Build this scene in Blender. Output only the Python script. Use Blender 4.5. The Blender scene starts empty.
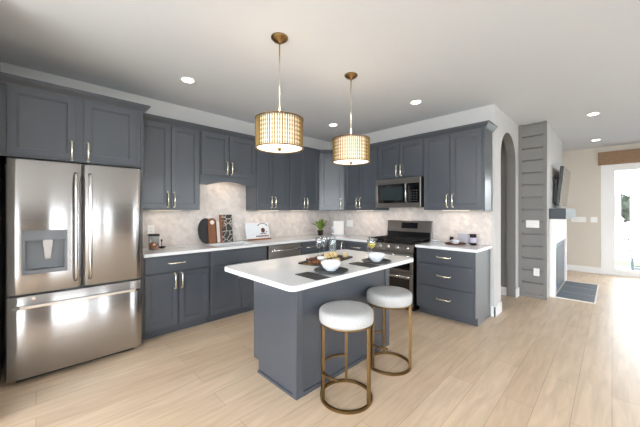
import bpy, bmesh, math, random
from mathutils import Vector, Matrix
random.seed(7)
PI = math.pi
SC = bpy.context.scene
COL = SC.collection

# ------------------------------------------------------------------ camera
cam_d = bpy.data.cameras.new('camera')
cam = bpy.data.objects.new('camera', cam_d)
COL.objects.link(cam)
cam_d.sensor_width = 36.0
cam_d.lens = 288.0 / 640.0 * 36.0
cam_d.shift_y = -(213.5 - 211.0) / 640.0
cam_d.clip_start = 0.05
cam_d.clip_end = 300
ALPHA = math.radians(45.4)
cam.location = (0, 0, 1.36)
cam.rotation_euler = (PI / 2, 0, ALPHA - PI / 2)
SC.camera = cam

# ------------------------------------------------------------------ view
SC.view_settings.view_transform = 'Standard'
SC.view_settings.look = 'None'
SC.view_settings.gamma = 1.0
SC.view_settings.use_curve_mapping = False
SC.view_settings.exposure = 0.0
SC.cycles.transparent_max_bounces = 32
SC.cycles.max_bounces = 14
SC.cycles.diffuse_bounces = 8

# ------------------------------------------------------------------ world
W = bpy.data.worlds.new('sky')
SC.world = W
W.use_nodes = True
nt = W.node_tree
bg = nt.nodes['Background']
bg.inputs['Color'].default_value = (0.90, 0.95, 1.0, 1)
bg.inputs['Strength'].default_value = 11.0

def lamp(name, kind, loc, energy, color, size=0.3, size_y=None, rot=(0, 0, 0), spot=None, blend=0.6):
    d = bpy.data.lights.new(name, kind)
    d.energy = energy
    d.color = color
    if kind == 'AREA':
        d.shape = 'RECTANGLE' if size_y else 'DISK'
        d.size = size
        if size_y:
            d.size_y = size_y
    else:
        d.shadow_soft_size = size
    if kind == 'SPOT':
        d.spot_size = spot
        d.spot_blend = blend
    o = bpy.data.objects.new(name, d)
    o.location = loc
    o.rotation_euler = rot
    COL.objects.link(o)
    return o

# ------------------------------------------------------------------ materials
def lin(c):
    return tuple(((v / 255.0) / 12.92) if v / 255.0 <= 0.04045 else (((v / 255.0) + 0.055) / 1.055) ** 2.4 for v in c)

MATS = {}
def mat(name, rgb, rough=0.5, metal=0.0, var=0.0, scale=8.0, bump=0.0, bscale=60.0, emit=None, estr=0.0,
        trans=0.0, ior=1.45, aniso=0.0, coat=0.0, stretch=None, alpha=1.0, spec=0.5):
    m = bpy.data.materials.new(name)
    m.use_nodes = True
    n = m.node_tree.nodes
    l = m.node_tree.links
    b = n['Principled BSDF']
    c = lin(rgb)
    b.inputs['Base Color'].default_value = (*c, 1)
    b.inputs['Roughness'].default_value = rough
    b.inputs['Metallic'].default_value = metal
    b.inputs['IOR'].default_value = ior
    b.inputs['Transmission Weight'].default_value = trans
    b.inputs['Anisotropic'].default_value = aniso
    b.inputs['Coat Weight'].default_value = coat
    b.inputs['Alpha'].default_value = alpha
    b.inputs['Specular IOR Level'].default_value = spec
    tc = n.new('ShaderNodeTexCoord')
    mp = n.new('ShaderNodeMapping')
    l.new(tc.outputs['Object'], mp.inputs['Vector'])
    if stretch:
        mp.inputs['Scale'].default_value = stretch
    if var > 0:
        no = n.new('ShaderNodeTexNoise')
        no.inputs['Scale'].default_value = scale
        no.inputs['Detail'].default_value = 4
        l.new(mp.outputs['Vector'], no.inputs['Vector'])
        r = n.new('ShaderNodeValToRGB')
        r.color_ramp.elements[0].position = 0.3
        r.color_ramp.elements[1].position = 0.7
        r.color_ramp.elements[0].color = (*[v * (1 - var) for v in c], 1)
        r.color_ramp.elements[1].color = (*[min(1, v * (1 + var)) for v in c], 1)
        l.new(no.outputs['Fac'], r.inputs['Fac'])
        l.new(r.outputs['Color'], b.inputs['Base Color'])
    if bump > 0:
        nb = n.new('ShaderNodeTexNoise')
        nb.inputs['Scale'].default_value = bscale
        nb.inputs['Detail'].default_value = 3 if bscale > 10 else 0
        l.new(mp.outputs['Vector'], nb.inputs['Vector'])
        bp = n.new('ShaderNodeBump')
        bp.inputs['Strength'].default_value = bump
        bp.inputs['Distance'].default_value = 0.01
        l.new(nb.outputs['Fac'], bp.inputs['Height'])
        l.new(bp.outputs['Normal'], b.inputs['Normal'])
    if emit:
        b.inputs['Emission Color'].default_value = (*lin(emit), 1)
        b.inputs['Emission Strength'].default_value = estr
    MATS[name] = m
    return m

M_CAB = mat('slate_blue_paint', (71, 76, 84), 0.34, var=0.03, scale=3)
_cb = M_CAB.node_tree.nodes['Principled BSDF']
_cb.inputs['Coat Weight'].default_value = 0.5
_cb.inputs['Coat Roughness'].default_value = 0.22
M_INT = mat('cabinet_interior', (60, 66, 74), 0.6)
M_WALL = mat('wall_paint', (200, 199, 198), 0.85, var=0.015, scale=2, bump=0.03, bscale=200)
M_CEIL = mat('ceiling_paint', (210, 213, 218), 0.9, var=0.01, scale=2, bump=0.05, bscale=150)
M_GREIGE = mat('greige_paint', (214, 207, 196), 0.85, var=0.015, scale=2)
M_BACK = mat('brown_wall_paint', (84, 72, 64), 0.8, var=0.03)
M_TRIM = mat('white_trim_paint', (238, 238, 238), 0.4)
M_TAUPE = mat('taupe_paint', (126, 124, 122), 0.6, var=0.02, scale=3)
M_STEEL = mat('brushed_steel', (176, 173, 172), 0.19, metal=1.0, aniso=0.97, bump=0.35, bscale=3, stretch=(2.0, 0.1, 0.01))
def vertical_tangent(m):
    n = m.node_tree.nodes
    cv = n.new('ShaderNodeCombineXYZ')
    cv.inputs[2].default_value = 1.0
    m.node_tree.links.new(cv.outputs[0], n['Principled BSDF'].inputs['Tangent'])
vertical_tangent(M_STEEL)
M_STEEL2 = mat('polished_steel', (215, 213, 212), 0.16, metal=1.0)
M_STEELD = mat('dark_steel', (150, 144, 140), 0.28, metal=1.0)
M_DISP = mat('grey_dispenser_plastic', (120, 124, 130), 0.35)
M_BLACK = mat('black_enamel', (16, 16, 18), 0.3)
M_BGLASS = mat('black_glass', (8, 9, 11), 0.06, coat=0.5)
M_IRON = mat('cast_iron', (22, 22, 23), 0.65, bump=0.2, bscale=200)
M_BRASS = mat('aged_brass', (132, 106, 70), 0.34, metal=1.0, var=0.08, scale=10)
M_PULL = mat('champagne_pull_metal', (240, 234, 218), 0.25, metal=1.0)
M_CUSH = mat('white_boucle_fabric', (180, 180, 180), 0.95, var=0.07, scale=60, bump=0.5, bscale=220)
M_QUARTZ = mat('white_quartz', (224, 226, 229), 0.16, var=0.02, scale=5, coat=0.2)
M_CERA = mat('white_ceramic', (222, 227, 234), 0.2, coat=0.4)
M_PLATE = mat('charcoal_stoneware', (36, 38, 43), 0.35, var=0.2, scale=30)
M_SLATE = mat('black_slate', (46, 46, 49), 0.65, var=0.2, scale=30, bump=0.3, bscale=90)
def glass_mat(name, tint=(1, 1, 1)):
    m = bpy.data.materials.new(name)
    m.use_nodes = True
    n = m.node_tree.nodes
    l = m.node_tree.links
    n.remove(n['Principled BSDF'])
    tr = n.new('ShaderNodeBsdfTransparent')
    tr.inputs['Color'].default_value = (*tint, 1)
    gl = n.new('ShaderNodeBsdfGlossy')
    gl.inputs['Roughness'].default_value = 0.03
    fr = n.new('ShaderNodeLayerWeight')
    fr.inputs['Blend'].default_value = 0.5
    pw = n.new('ShaderNodeMath')
    pw.operation = 'POWER'
    pw.inputs[1].default_value = 3.0
    ml = n.new('ShaderNodeMath')
    ml.operation = 'MULTIPLY_ADD'
    ml.inputs[1].default_value = 0.65
    ml.inputs[2].default_value = 0.10
    l.new(fr.outputs['Facing'], pw.inputs[0])
    l.new(pw.outputs[0], ml.inputs[0])
    mx = n.new('ShaderNodeMixShader')
    l.new(ml.outputs[0], mx.inputs[0])
    l.new(tr.outputs[0], mx.inputs[1])
    l.new(gl.outputs[0], mx.inputs[2])
    l.new(mx.outputs[0], n['Material Output'].inputs[0])
    return m
M_GLASS = glass_mat('clear_glass', (0.93, 0.95, 0.96))
M_PANE = glass_mat('window_glass', (0.98, 0.99, 0.99))
M_WINE = mat('white_wine', (216, 196, 70), 0.1, var=0.05)
M_WOOD = mat('walnut_wood', (134, 86, 54), 0.5, var=0.25, scale=6, stretch=(1, 1, 0.15))
M_WOODD = mat('dark_walnut_wood', (88, 52, 38), 0.5, var=0.2, scale=8)
M_BOARD = mat('dark_serving_wood', (52, 46, 44), 0.55, var=0.15, scale=12)
M_WMARB = mat('white_marble', (232, 226, 219), 0.3, var=0.04, scale=8)
M_AMBER = mat('amber_glass', (190, 98, 20), 0.12, var=0.3, scale=25, coat=0.5)
M_POT = mat('black_plant_pot', (42, 30, 28), 0.5)
M_LEAF = mat('green_leaf', (105, 130, 52), 0.5, var=0.3, scale=20)
M_SOIL = mat('potting_soil', (50, 38, 28), 0.95)
M_LIN = mat('shade_liner', (255, 244, 224), 0.8, emit=(255, 236, 204), estr=0.8)
M_DIFF = mat('shade_diffuser', (255, 246, 232), 0.7, emit=(255, 242, 222), estr=1.35)
M_GOLD = mat('gold_beaded_wire', (150, 124, 76), 0.4, metal=0.7, var=0.2, scale=60)
M_BULB = mat('downlight_lens', (255, 255, 250), 0.5, emit=(255, 250, 240), estr=8.0)
M_STRIP = mat('light_strip_lens', (255, 240, 215), 0.5, emit=(255, 220, 170), estr=2.0)
M_PLASTIC = mat('white_plastic', (240, 240, 238), 0.35)
M_RUBBER = mat('black_rubber', (14, 14, 15), 0.7)  # plain black of the refrigerator feet and grille
M_TV = mat('tv_screen', (20, 21, 23), 0.12, coat=0.6)
M_MANTEL = mat('slate_grey_paint', (66, 72, 79), 0.5)
M_HEARTH = mat('blue_grey_slate_tile', (84, 96, 110), 0.4, var=0.12, scale=6)
M_FIREBOX = mat('blue_grey_tile_surround', (88, 104, 122), 0.4, var=0.1, scale=8)
M_VAL = mat('woven_valance_fabric', (150, 122, 98), 0.9, var=0.15, scale=25, bump=0.4, bscale=120, stretch=(1, 1, 4))
M_TEAL = mat('teal_painted_wood', (48, 66, 76), 0.5, var=0.08)
M_GRASS = mat('lawn', (62, 92, 44), 0.9, var=0.2, scale=3, bump=0.3, bscale=40)
M_PATIO = mat('patio_concrete', (84, 92, 104), 0.8, var=0.06, scale=4)
M_FIELD = mat('pale_gravel', (214, 214, 208), 0.9, var=0.04)
M_TREEL = mat('tree_foliage', (36, 52, 38), 0.9, var=0.25, scale=2)
M_BARK = mat('tree_bark', (90, 84, 76), 0.9, var=0.2)
M_CRACK = mat('cracker', (206, 178, 134), 0.8, var=0.15, scale=80)
M_CHEESE = mat('yellow_cheese', (226, 204, 150), 0.6)
M_GRAPE = mat('dark_grape', (92, 56, 46), 0.35)
M_NUT = mat('brown_nut', (140, 92, 56), 0.6, var=0.2, scale=50)
M_GREY = mat('grey_card', (176, 176, 186), 0.6)
M_JARD = mat('dark_jar_glass', (44, 36, 44), 0.2)
M_LAB = mat('lavender_label', (176, 170, 190), 0.6)
M_CLOCK = mat('range_display', (14, 16, 22), 0.15, emit=(90, 110, 160), estr=0.0)
M_ORANGE = mat('pan_handle_wood', (206, 150, 84), 0.5)

def floor_material():
    m = bpy.data.materials.new('oak_planks')
    m.use_nodes = True
    n = m.node_tree.nodes
    l = m.node_tree.links
    b = n['Principled BSDF']
    tc = n.new('ShaderNodeTexCoord')
    br = n.new('ShaderNodeTexBrick')
    br.offset = 0.37
    br.inputs['Scale'].default_value = 1.0
    br.inputs['Brick Width'].default_value = 1.5
    br.inputs['Row Height'].default_value = 0.19
    br.inputs['Mortar Size'].default_value = 0.0022
    br.inputs['Mortar Smooth'].default_value = 0.3
    br.inputs['Color1'].default_value = (*lin((211, 191, 167)), 1)
    br.inputs['Color2'].default_value = (*lin((200, 178, 153)), 1)
    br.inputs['Mortar'].default_value = (*lin((176, 154, 130)), 1)
    l.new(tc.outputs['Object'], br.inputs['Vector'])
    mp = n.new('ShaderNodeMapping')
    mp.inputs['Scale'].default_value = (1.1, 9.0, 1)
    l.new(tc.outputs['Object'], mp.inputs['Vector'])
    no = n.new('ShaderNodeTexNoise')
    no.inputs['Scale'].default_value = 2.2
    no.inputs['Detail'].default_value = 6
    no.inputs['Distortion'].default_value = 0.7
    l.new(mp.outputs['Vector'], no.inputs['Vector'])
    r = n.new('ShaderNodeValToRGB')
    r.color_ramp.elements[0].position = 0.32
    r.color_ramp.elements[1].position = 0.68
    r.color_ramp.elements[0].color = (0.88, 0.85, 0.81, 1)
    r.color_ramp.elements[1].color = (1.08, 1.06, 1.04, 1)
    l.new(no.outputs['Fac'], r.inputs['Fac'])
    mx = n.new('ShaderNodeMix')
    mx.data_type = 'RGBA'
    mx.blend_type = 'MULTIPLY'
    mx.inputs['Factor'].default_value = 1.0
    l.new(br.outputs['Color'], mx.inputs['A'])
    l.new(r.outputs['Color'], mx.inputs['B'])
    l.new(mx.outputs['Result'], b.inputs['Base Color'])
    b.inputs['Roughness'].default_value = 0.36
    return m
M_FLOOR = floor_material()

def splash_material():
    # small marble tiles laid on the diagonal (object coords: x and z used as the wall plane after mapping)
    m = bpy.data.materials.new('marble_mosaic')
    m.use_nodes = True
    n = m.node_tree.nodes
    l = m.node_tree.links
    b = n['Principled BSDF']
    tc = n.new('ShaderNodeTexCoord')
    sep = n.new('ShaderNodeSeparateXYZ')
    l.new(tc.outputs['Object'], sep.inputs[0])
    add = n.new('ShaderNodeMath')
    add.operation = 'SUBTRACT'
    l.new(sep.outputs['X'], add.inputs[0])
    l.new(sep.outputs['Y'], add.inputs[1])
    cb = n.new('ShaderNodeCombineXYZ')
    l.new(add.outputs[0], cb.inputs[0])
    l.new(sep.outputs['Z'], cb.inputs[1])
    outs = []
    for ang in (45,):
        mp = n.new('ShaderNodeMapping')
        mp.inputs['Rotation'].default_value = (0, 0, math.radians(ang))
        l.new(cb.outputs[0], mp.inputs['Vector'])
        br = n.new('ShaderNodeTexBrick')
        br.offset = 0.5
        br.inputs['Scale'].default_value = 1.0
        br.inputs['Brick Width'].default_value = 0.075
        br.inputs['Row Height'].default_value = 0.05
        br.inputs['Mortar Size'].default_value = 0.0018
        br.inputs['Mortar Smooth'].default_value = 0.4
        br.inputs['Color1'].default_value = (*lin((222, 214, 209)), 1)
        br.inputs['Color2'].default_value = (*lin((204, 196, 192)), 1)
        br.inputs['Mortar'].default_value = (*lin((214, 207, 202)), 1)
        l.new(mp.outputs['Vector'], br.inputs['Vector'])
        outs.append(br)
    no = n.new('ShaderNodeTexNoise')
    no.inputs['Scale'].default_value = 9
    no.inputs['Detail'].default_value = 5
    no.inputs['Distortion'].default_value = 1.5
    l.new(cb.outputs[0], no.inputs['Vector'])
    r = n.new('ShaderNodeValToRGB')
    r.color_ramp.elements[0].position = 0.3
    r.color_ramp.elements[1].position = 0.6
    r.color_ramp.elements[0].color = (0.90, 0.885, 0.88, 1)
    r.color_ramp.elements[1].color = (1.0, 1.0, 1.0, 1)
    l.new(no.outputs['Fac'], r.inputs['Fac'])
    mx = n.new('ShaderNodeMix')
    mx.data_type = 'RGBA'
    mx.blend_type = 'MULTIPLY'
    mx.inputs['Factor'].default_value = 1.0
    l.new(outs[0].outputs['Color'], mx.inputs['A'])
    l.new(r.outputs['Color'], mx.inputs['B'])
    l.new(mx.outputs['Result'], b.inputs['Base Color'])
    b.inputs['Roughness'].default_value = 0.3
    return m
M_SPLASH = splash_material()

def black_marble_material():
    m = bpy.data.materials.new('black_marble')
    m.use_nodes = True
    n = m.node_tree.nodes
    l = m.node_tree.links
    b = n['Principled BSDF']
    tc = n.new('ShaderNodeTexCoord')
    v = n.new('ShaderNodeTexVoronoi')
    v.feature = 'DISTANCE_TO_EDGE'
    v.inputs['Scale'].default_value = 11
    l.new(tc.outputs['Object'], v.inputs['Vector'])
    r = n.new('ShaderNodeValToRGB')
    r.color_ramp.elements[0].position = 0.015
    r.color_ramp.elements[1].position = 0.05
    r.color_ramp.elements[0].color = (0.5, 0.45, 0.38, 1)
    r.color_ramp.elements[1].color = (0.02, 0.02, 0.022, 1)
    l.new(v.outputs['Distance'], r.inputs['Fac'])
    l.new(r.outputs['Color'], b.inputs['Base Color'])
    b.inputs['Roughness'].default_value = 0.3
    return m
M_BMARB = black_marble_material()

# ------------------------------------------------------------------ mesh helpers
def B():
    return bmesh.new()

def box(bm, x0, x1, y0, y1, z0, z1, mi=0):
    vs = [bm.verts.new(p) for p in ((x0, y0, z0), (x1, y0, z0), (x1, y1, z0), (x0, y1, z0),
                                    (x0, y0, z1), (x1, y0, z1), (x1, y1, z1), (x0, y1, z1))]
    for f in ((3, 2, 1, 0), (4, 5, 6, 7), (0, 1, 5, 4), (1, 2, 6, 5), (2, 3, 7, 6), (3, 0, 4, 7)):
        bm.faces.new([vs[i] for i in f]).material_index = mi
    return vs

def obox(bm, c, ax, ay, az, mi=0):
    """box from centre and three half-axis vectors"""
    c, ax, ay, az = map(Vector, (c, ax, ay, az))
    vs = [bm.verts.new(c + ax * i + ay * j + az * k) for k in (-1, 1) for (i, j) in ((-1, -1), (1, -1), (1, 1), (-1, 1))]
    for f in ((3, 2, 1, 0), (4, 5, 6, 7), (0, 1, 5, 4), (1, 2, 6, 5), (2, 3, 7, 6), (3, 0, 4, 7)):
        bm.faces.new([vs[i] for i in f]).material_index = mi

def lathe(bm, prof, seg=24, c=(0, 0, 0), mi=0, axis='z', cap=True):
    rings = []
    for r, z in prof:
        ring = []
        for i in range(seg):
            a = 2 * PI * i / seg
            p = (r * math.cos(a), r * math.sin(a), z)
            if axis == 'y':
                p = (p[0], p[2], p[1])
            if axis == 'x':
                p = (p[2], p[0], p[1])
            ring.append(bm.verts.new((p[0] + c[0], p[1] + c[1], p[2] + c[2])))
        rings.append(ring)
    for a, b_ in zip(rings, rings[1:]):
        for i in range(seg):
            j = (i + 1) % seg
            f = bm.faces.new((a[i], a[j], b_[j], b_[i]))
            f.material_index = mi
            f.smooth = True
    if cap:
        for ring in (rings[0][::-1], rings[-1]):
            f = bm.faces.new(ring)
            f.material_index = mi
    return rings

def tube(bm, pts, r, seg=8, closed=False, mi=0, flat=None):
    pts = [Vector(p) for p in pts]
    n = len(pts)
    rings = []
    up = Vector((0, 0, 1))
    prev = None
    for i, p in enumerate(pts):
        if closed:
            t = pts[(i + 1) % n] - pts[i - 1]
        else:
            t = pts[min(i + 1, n - 1)] - pts[max(i - 1, 0)]
        t.normalize()
        ref = up if abs(t.z) < 0.95 else Vector((1, 0, 0))
        if prev is not None and not closed:
            ref = prev
        s = t.cross(ref)
        if s.length < 1e-4:
            s = t.cross(Vector((0, 1, 0)))
        s.normalize()
        u = s.cross(t).normalized()
        prev = u
        rr = r[i] if isinstance(r, (list, tuple)) else r
        ring = []
        for k in range(seg):
            a = 2 * PI * (k + 0.5) / seg
            fx = math.cos(a) * rr
            fy = math.sin(a) * rr
            if flat:
                fy *= flat
            ring.append(bm.verts.new(p + s * fx + u * fy))
        rings.append(ring)
    m = n if closed else n - 1
    for i in range(m):
        a, b_ = rings[i], rings[(i + 1) % n]
        for k in range(seg):
            j = (k + 1) % seg
            f = bm.faces.new((a[k], a[j], b_[j], b_[k]))
            f.material_index = mi
            f.smooth = seg > 4
    if not closed:
        for ring in (rings[0][::-1], rings[-1]):
            bm.faces.new(ring).material_index = mi

def prism(bm, pts, z0, z1, mi=0, f3=None):
    """extrude a 2-D outline; f3 maps (u, v, w) to a 3-D point"""
    f3 = f3 or (lambda u, v, w: (u, v, w))
    lo = [bm.verts.new(f3(u, v, z0)) for u, v in pts]
    hi = [bm.verts.new(f3(u, v, z1)) for u, v in pts]
    bm.faces.new(lo[::-1]).material_index = mi
    bm.faces.new(hi).material_index = mi
    n = len(pts)
    for i in range(n):
        j = (i + 1) % n
        bm.faces.new((lo[i], lo[j], hi[j], hi[i])).material_index = mi

def cells(bm, xs, ys, keep, z0, z1, mi=0, f3=None):
    f3 = f3 or (lambda u, v, w: (u, v, w))
    V = {}
    def v(i, j, k):
        key = (i, j, k)
        if key not in V:
            V[key] = bm.verts.new(f3(xs[i], ys[j], (z0, z1)[k]))
        return V[key]
    nx, ny = len(xs) - 1, len(ys) - 1
    K = {(i, j) for i in range(nx) for j in range(ny) if keep((xs[i] + xs[i + 1]) / 2, (ys[j] + ys[j + 1]) / 2)}
    for i, j in K:
        bm.faces.new((v(i, j, 1), v(i + 1, j, 1), v(i + 1, j + 1, 1), v(i, j + 1, 1))).material_index = mi
        bm.faces.new((v(i, j + 1, 0), v(i + 1, j + 1, 0), v(i + 1, j, 0), v(i, j, 0))).material_index = mi
        if (i, j - 1) not in K:
            bm.faces.new((v(i, j, 0), v(i + 1, j, 0), v(i + 1, j, 1), v(i, j, 1))).material_index = mi
        if (i, j + 1) not in K:
            bm.faces.new((v(i + 1, j + 1, 0), v(i, j + 1, 0), v(i, j + 1, 1), v(i + 1, j + 1, 1))).material_index = mi
        if (i - 1, j) not in K:
            bm.faces.new((v(i, j + 1, 0), v(i, j, 0), v(i, j, 1), v(i, j + 1, 1))).material_index = mi
        if (i + 1, j) not in K:
            bm.faces.new((v(i + 1, j, 0), v(i + 1, j + 1, 0), v(i + 1, j + 1, 1), v(i + 1, j, 1))).material_index = mi

def rrect(x0, x1, y0, y1, r, n=6):
    out = []
    for cx, cy, a0 in ((x1 - r, y1 - r, 0), (x0 + r, y1 - r, 90), (x0 + r, y0 + r, 180), (x1 - r, y0 + r, 270)):
        for i in range(n + 1):
            a = math.radians(a0 + 90 * i / n)
            out.append((cx + r * math.cos(a), cy + r * math.sin(a)))
    return out

def obj(name, bm, mats, parent=None, bevel=0.0, loc=None, rot=None, seg=2, label=None):
    me = bpy.data.meshes.new(name)
    bmesh.ops.recalc_face_normals(bm, faces=bm.faces[:])
    bm.to_mesh(me)
    bm.free()
    if not isinstance(mats, (list, tuple)):
        mats = [mats]
    for m in mats:
        me.materials.append(m)
    o = bpy.data.objects.new(name, me)
    COL.objects.link(o)
    if parent:
        o.parent = parent
    if loc:
        o.location = loc
    if rot:
        o.rotation_euler = rot
    if bevel:
        bv = o.modifiers.new('bevel', 'BEVEL')
        bv.width = bevel
        bv.segments = seg
        bv.limit_method = 'ANGLE'
        bv.angle_limit = math.radians(40)
    if label:
        o['label'] = label
    return o

def tag(o, label, cat, group=None, kind=None):
    o['label'] = label
    o['category'] = cat
    if group:
        o['group'] = group
    if kind:
        o['kind'] = kind
    return o

def struct(name, bm, mats, label=None, parent=None, bevel=0.0):
    o = obj(name, bm, mats, parent, bevel)
    if not parent:
        o['kind'] = 'structure'
        if label:
            o['label'] = label
    return o

def thing(name, label, cat, loc=(0, 0, 0), rz=0.0, group=None):
    o = bpy.data.objects.new(name, None)
    o.empty_display_size = 0.1
    COL.objects.link(o)
    o.location = loc
    o.rotation_euler = (0, 0, rz)
    tag(o, label, cat, group)
    return o

def kids(o):
    return [c for c in bpy.data.objects if c.parent == o]

def dup(root, loc, rz=None, label=None):
    def cp(o, parent):
        c = o.copy()
        COL.objects.link(c)
        c.parent = parent
        for k in kids(o):
            cp(k, c)
        return c
    r = cp(root, None)
    r.location = loc
    if rz is not None:
        r.rotation_euler = (0, 0, rz)
    if label:
        r['label'] = label
    return r

# ------------------------------------------------------------------ measures
WY = 3.97      # wall behind fridge and sink
WX = 4.20      # wall behind range
CE = 2.74
AY = 1.063     # wall with the arch
FARX = 8.70
BACKY = -3.3
WESTX = -2.6

# ------------------------------------------------------------------ shell
bm = B()
cells(bm, [WESTX, FARX + 0.12], [BACKY - 0.12, WY + 0.1], lambda x, y: True, -0.1, 0.0)
struct('floor', bm, M_FLOOR, 'light oak plank floor')
bm = B()
box(bm, WESTX - 0.12, FARX + 0.12, BACKY - 0.12, WY + 0.12, CE, CE + 0.12)
struct('ceiling', bm, M_CEIL, 'flat pale ceiling')
bm = B()
box(bm, -0.35, WX + 0.14, WY, WY + 0.12, 0, CE)
struct('wall_sink', bm, M_WALL)
bm = B()
box(bm, WX, WX + 0.14, AY + 0.12, WY, 0, CE)
box(bm, WX, WX + 0.14, AY, AY + 0.12, 0, CE)
struct('wall_range', bm, M_WALL)
bm = B()
box(bm, -0.35, -0.227, 2.85, WY, 0, CE)
box(bm, WESTX, -0.227, 2.73, 2.85, 0, CE)
struct('wall_fridge_side', bm, M_WALL)

def wall_openings(name, axis, pos, thick, u0, u1, z1, openings, m):
    """wall with rectangular openings (a, b, z0, z1); axis 'x' runs along X at Y=pos"""
    us = sorted({u0, u1, *[o[0] for o in openings], *[o[1] for o in openings]})
    zs = sorted({0, z1, *[o[2] for o in openings], *[o[3] for o in openings]})
    def keep(u, z):
        return not any(a < u < b_ and c < z < d for a, b_, c, d in openings)
    if axis == 'x':
        f3 = lambda u, v, w: (u, w, v)
    else:
        f3 = lambda u, v, w: (w, u, v)
    bm = B()
    cells(bm, us, zs, keep, pos, pos + thick, 0, f3)
    return struct(name, bm, m)

# arch wall
bm = B()
x0, x1 = 4.50, 5.36
zs, zt = 2.12, 2.50
arc = []
cxm, rx = (x0 + x1) / 2, (x1 - x0) / 2
for i in range(0, 17):
    a = PI * i / 16
    arc.append((cxm - rx * math.cos(a), zs + (zt - zs) * math.sin(a)))
f3 = lambda u, v, w: (u, w, v)
box(bm, WX + 0.14, x0, AY, AY + 0.12, 0, CE)
box(bm, x1, 5.56, AY, AY + 0.12, 0, CE)
prism(bm, [(x0, CE), (x0, zs)] + arc[1:-1] + [(x1, zs), (x1, CE)], AY, AY + 0.12, 0, f3)
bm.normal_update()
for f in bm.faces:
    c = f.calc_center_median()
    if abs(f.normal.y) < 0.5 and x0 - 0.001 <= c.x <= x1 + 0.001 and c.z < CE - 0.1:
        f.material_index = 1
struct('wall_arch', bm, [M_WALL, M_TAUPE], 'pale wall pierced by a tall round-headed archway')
# hall behind the arch
bm = B()
box(bm, 5.40, 5.52, AY + 0.12, 3.0, 0, CE)
box(bm, WX + 0.14, 5.52, 3.0, 3.12, 0, CE)
struct('wall_hall', bm, M_TAUPE)
bm = B()
box(bm, 5.385, 5.40, AY + 0.12, 3.0, 0, 0.13)
box(bm, WX + 0.14, 5.385, 2.985, 3.0, 0, 0.13)
struct('baseboard_hall', bm, M_TRIM)
# far wall with sliding door opening
wall_openings('wall_far', 'y', FARX, 0.12, BACKY, WY, CE, [(-1.95, 0.09, 0.0, 2.36)], M_GREIGE)
# living room wall behind the chase
bm = B()
box(bm, 7.53, FARX, AY, AY + 0.12, 0, CE)
struct('wall_living', bm, M_WALL)
# unseen back wall behind camera; most tall windows added to let daylight in
wins = [(-2.35, -0.75, 0.1, 2.4), (0.20, 0.98, 0.1, 2.4), (1.14, 1.62, 0.1, 2.4), (2.45, 3.35, 0.1, 2.4), (3.9, 4.7, 0.1, 2.4), (5.3, 5.9, 0.1, 2.4)]
wall_openings('wall_back', 'x', BACKY - 0.12, 0.12, WESTX, FARX, CE, wins, M_BACK)
wall_openings('wall_left', 'y', WESTX - 0.12, 0.12, BACKY, 2.85, CE, [(-2.6, -0.6, 0.1, 2.5), (-0.3, 2.4, 0.1, 2.5)], M_WALL)  # unseen wall; its wide openings are added to bring in more daylight
for i, (a, b_, c, d) in enumerate(wins):
    bm = B()
    y0 = BACKY - 0.09
    f3 = lambda u, v, w: (u, w, v)
    cells(bm, [a, a + 0.05, b_ - 0.05, b_], [c, c + 0.05, (c + d) / 2 - 0.02, (c + d) / 2 + 0.02, d - 0.05, d],
          lambda u, v: not (a + 0.05 < u < b_ - 0.05 and (c + 0.05 < v < (c + d) / 2 - 0.02 or (c + d) / 2 + 0.02 < v < d - 0.05)),
          y0, y0 + 0.05, 0, f3)
    o = struct('window_%d' % (i + 1), bm, M_TRIM)
    bm = B()
    box(bm, a + 0.05, b_ - 0.05, y0 + 0.02, y0 + 0.026, c + 0.05, d - 0.05)
    obj('pane', bm, M_PANE, o)

# baseboards
bm = B()
for (a, b_, c, d) in ((WX - 0.015, WX, AY - 0.015, 1.10), (WX - 0.015, 4.50, AY - 0.015, AY), (x1, 5.56, AY - 0.015, AY),
                      (4.485, 4.50, AY, AY + 0.12)):
    box(bm, a, b_, c, d, 0, 0.13)
struct('baseboard_arch', bm, M_TRIM, 'white baseboard at the foot of the archway wall')
bm = B()
box(bm, FARX - 0.015, FARX, 0.17, AY, 0, 0.13)
box(bm, 7.53, FARX - 0.015, AY - 0.015, AY, 0, 0.13)
struct('baseboard_far', bm, M_TRIM, 'white baseboard on the far greige wall')
bm = B()
box(bm, FARX - 0.015, FARX, BACKY, -2.05, 0, 0.13)
struct('baseboard_right', bm, M_TRIM)

# ------------------------------------------------------------------ sliding door
dr = bpy.data.objects.new('door_1', None)
COL.objects.link(dr)
dr.location = (FARX, 0, 0)
dr['kind'] = 'structure'
dr['label'] = 'white framed sliding glass patio door'
f3y = lambda u, v, w: (w, u, v)
bm = B()
cells(bm, [-2.03, -1.95, 0.09 - 0.0, 0.17], [0, 2.36, 2.44], lambda u, v: not (-1.95 < u < 0.09 and v < 2.36), -0.02, 0.0, 0, f3y)
obj('casing', bm, M_TRIM, dr)
bm = B()
cells(bm, [-1.95, -1.89, 0.03, 0.09], [0, 0.04, 2.30, 2.36], lambda u, v: not (-1.89 < u < 0.03 and 0.04 < v < 2.30), 0.0, 0.12, 0, f3y)
obj('door_frame', bm, M_TRIM, dr)
for (a, b_, w) in ((-0.99, 0.03, 0.02), (-1.89, -0.93, 0.065)):
    bm = B()
    cells(bm, [a, a + 0.075, b_ - 0.075, b_], [0.04, 0.13, 2.21, 2.30], lambda u, v: not (a + 0.075 < u < b_ - 0.075 and 0.13 < v < 2.21), w, w + 0.04, 0, f3y)
    sp = obj('door_panel', bm, M_TRIM, dr)
    bm = B()
    box(bm, w + 0.016, w + 0.022, a + 0.075, b_ - 0.075, 0.13, 2.21)
    obj('pane', bm, M_PANE, sp)
bm = B()
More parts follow.
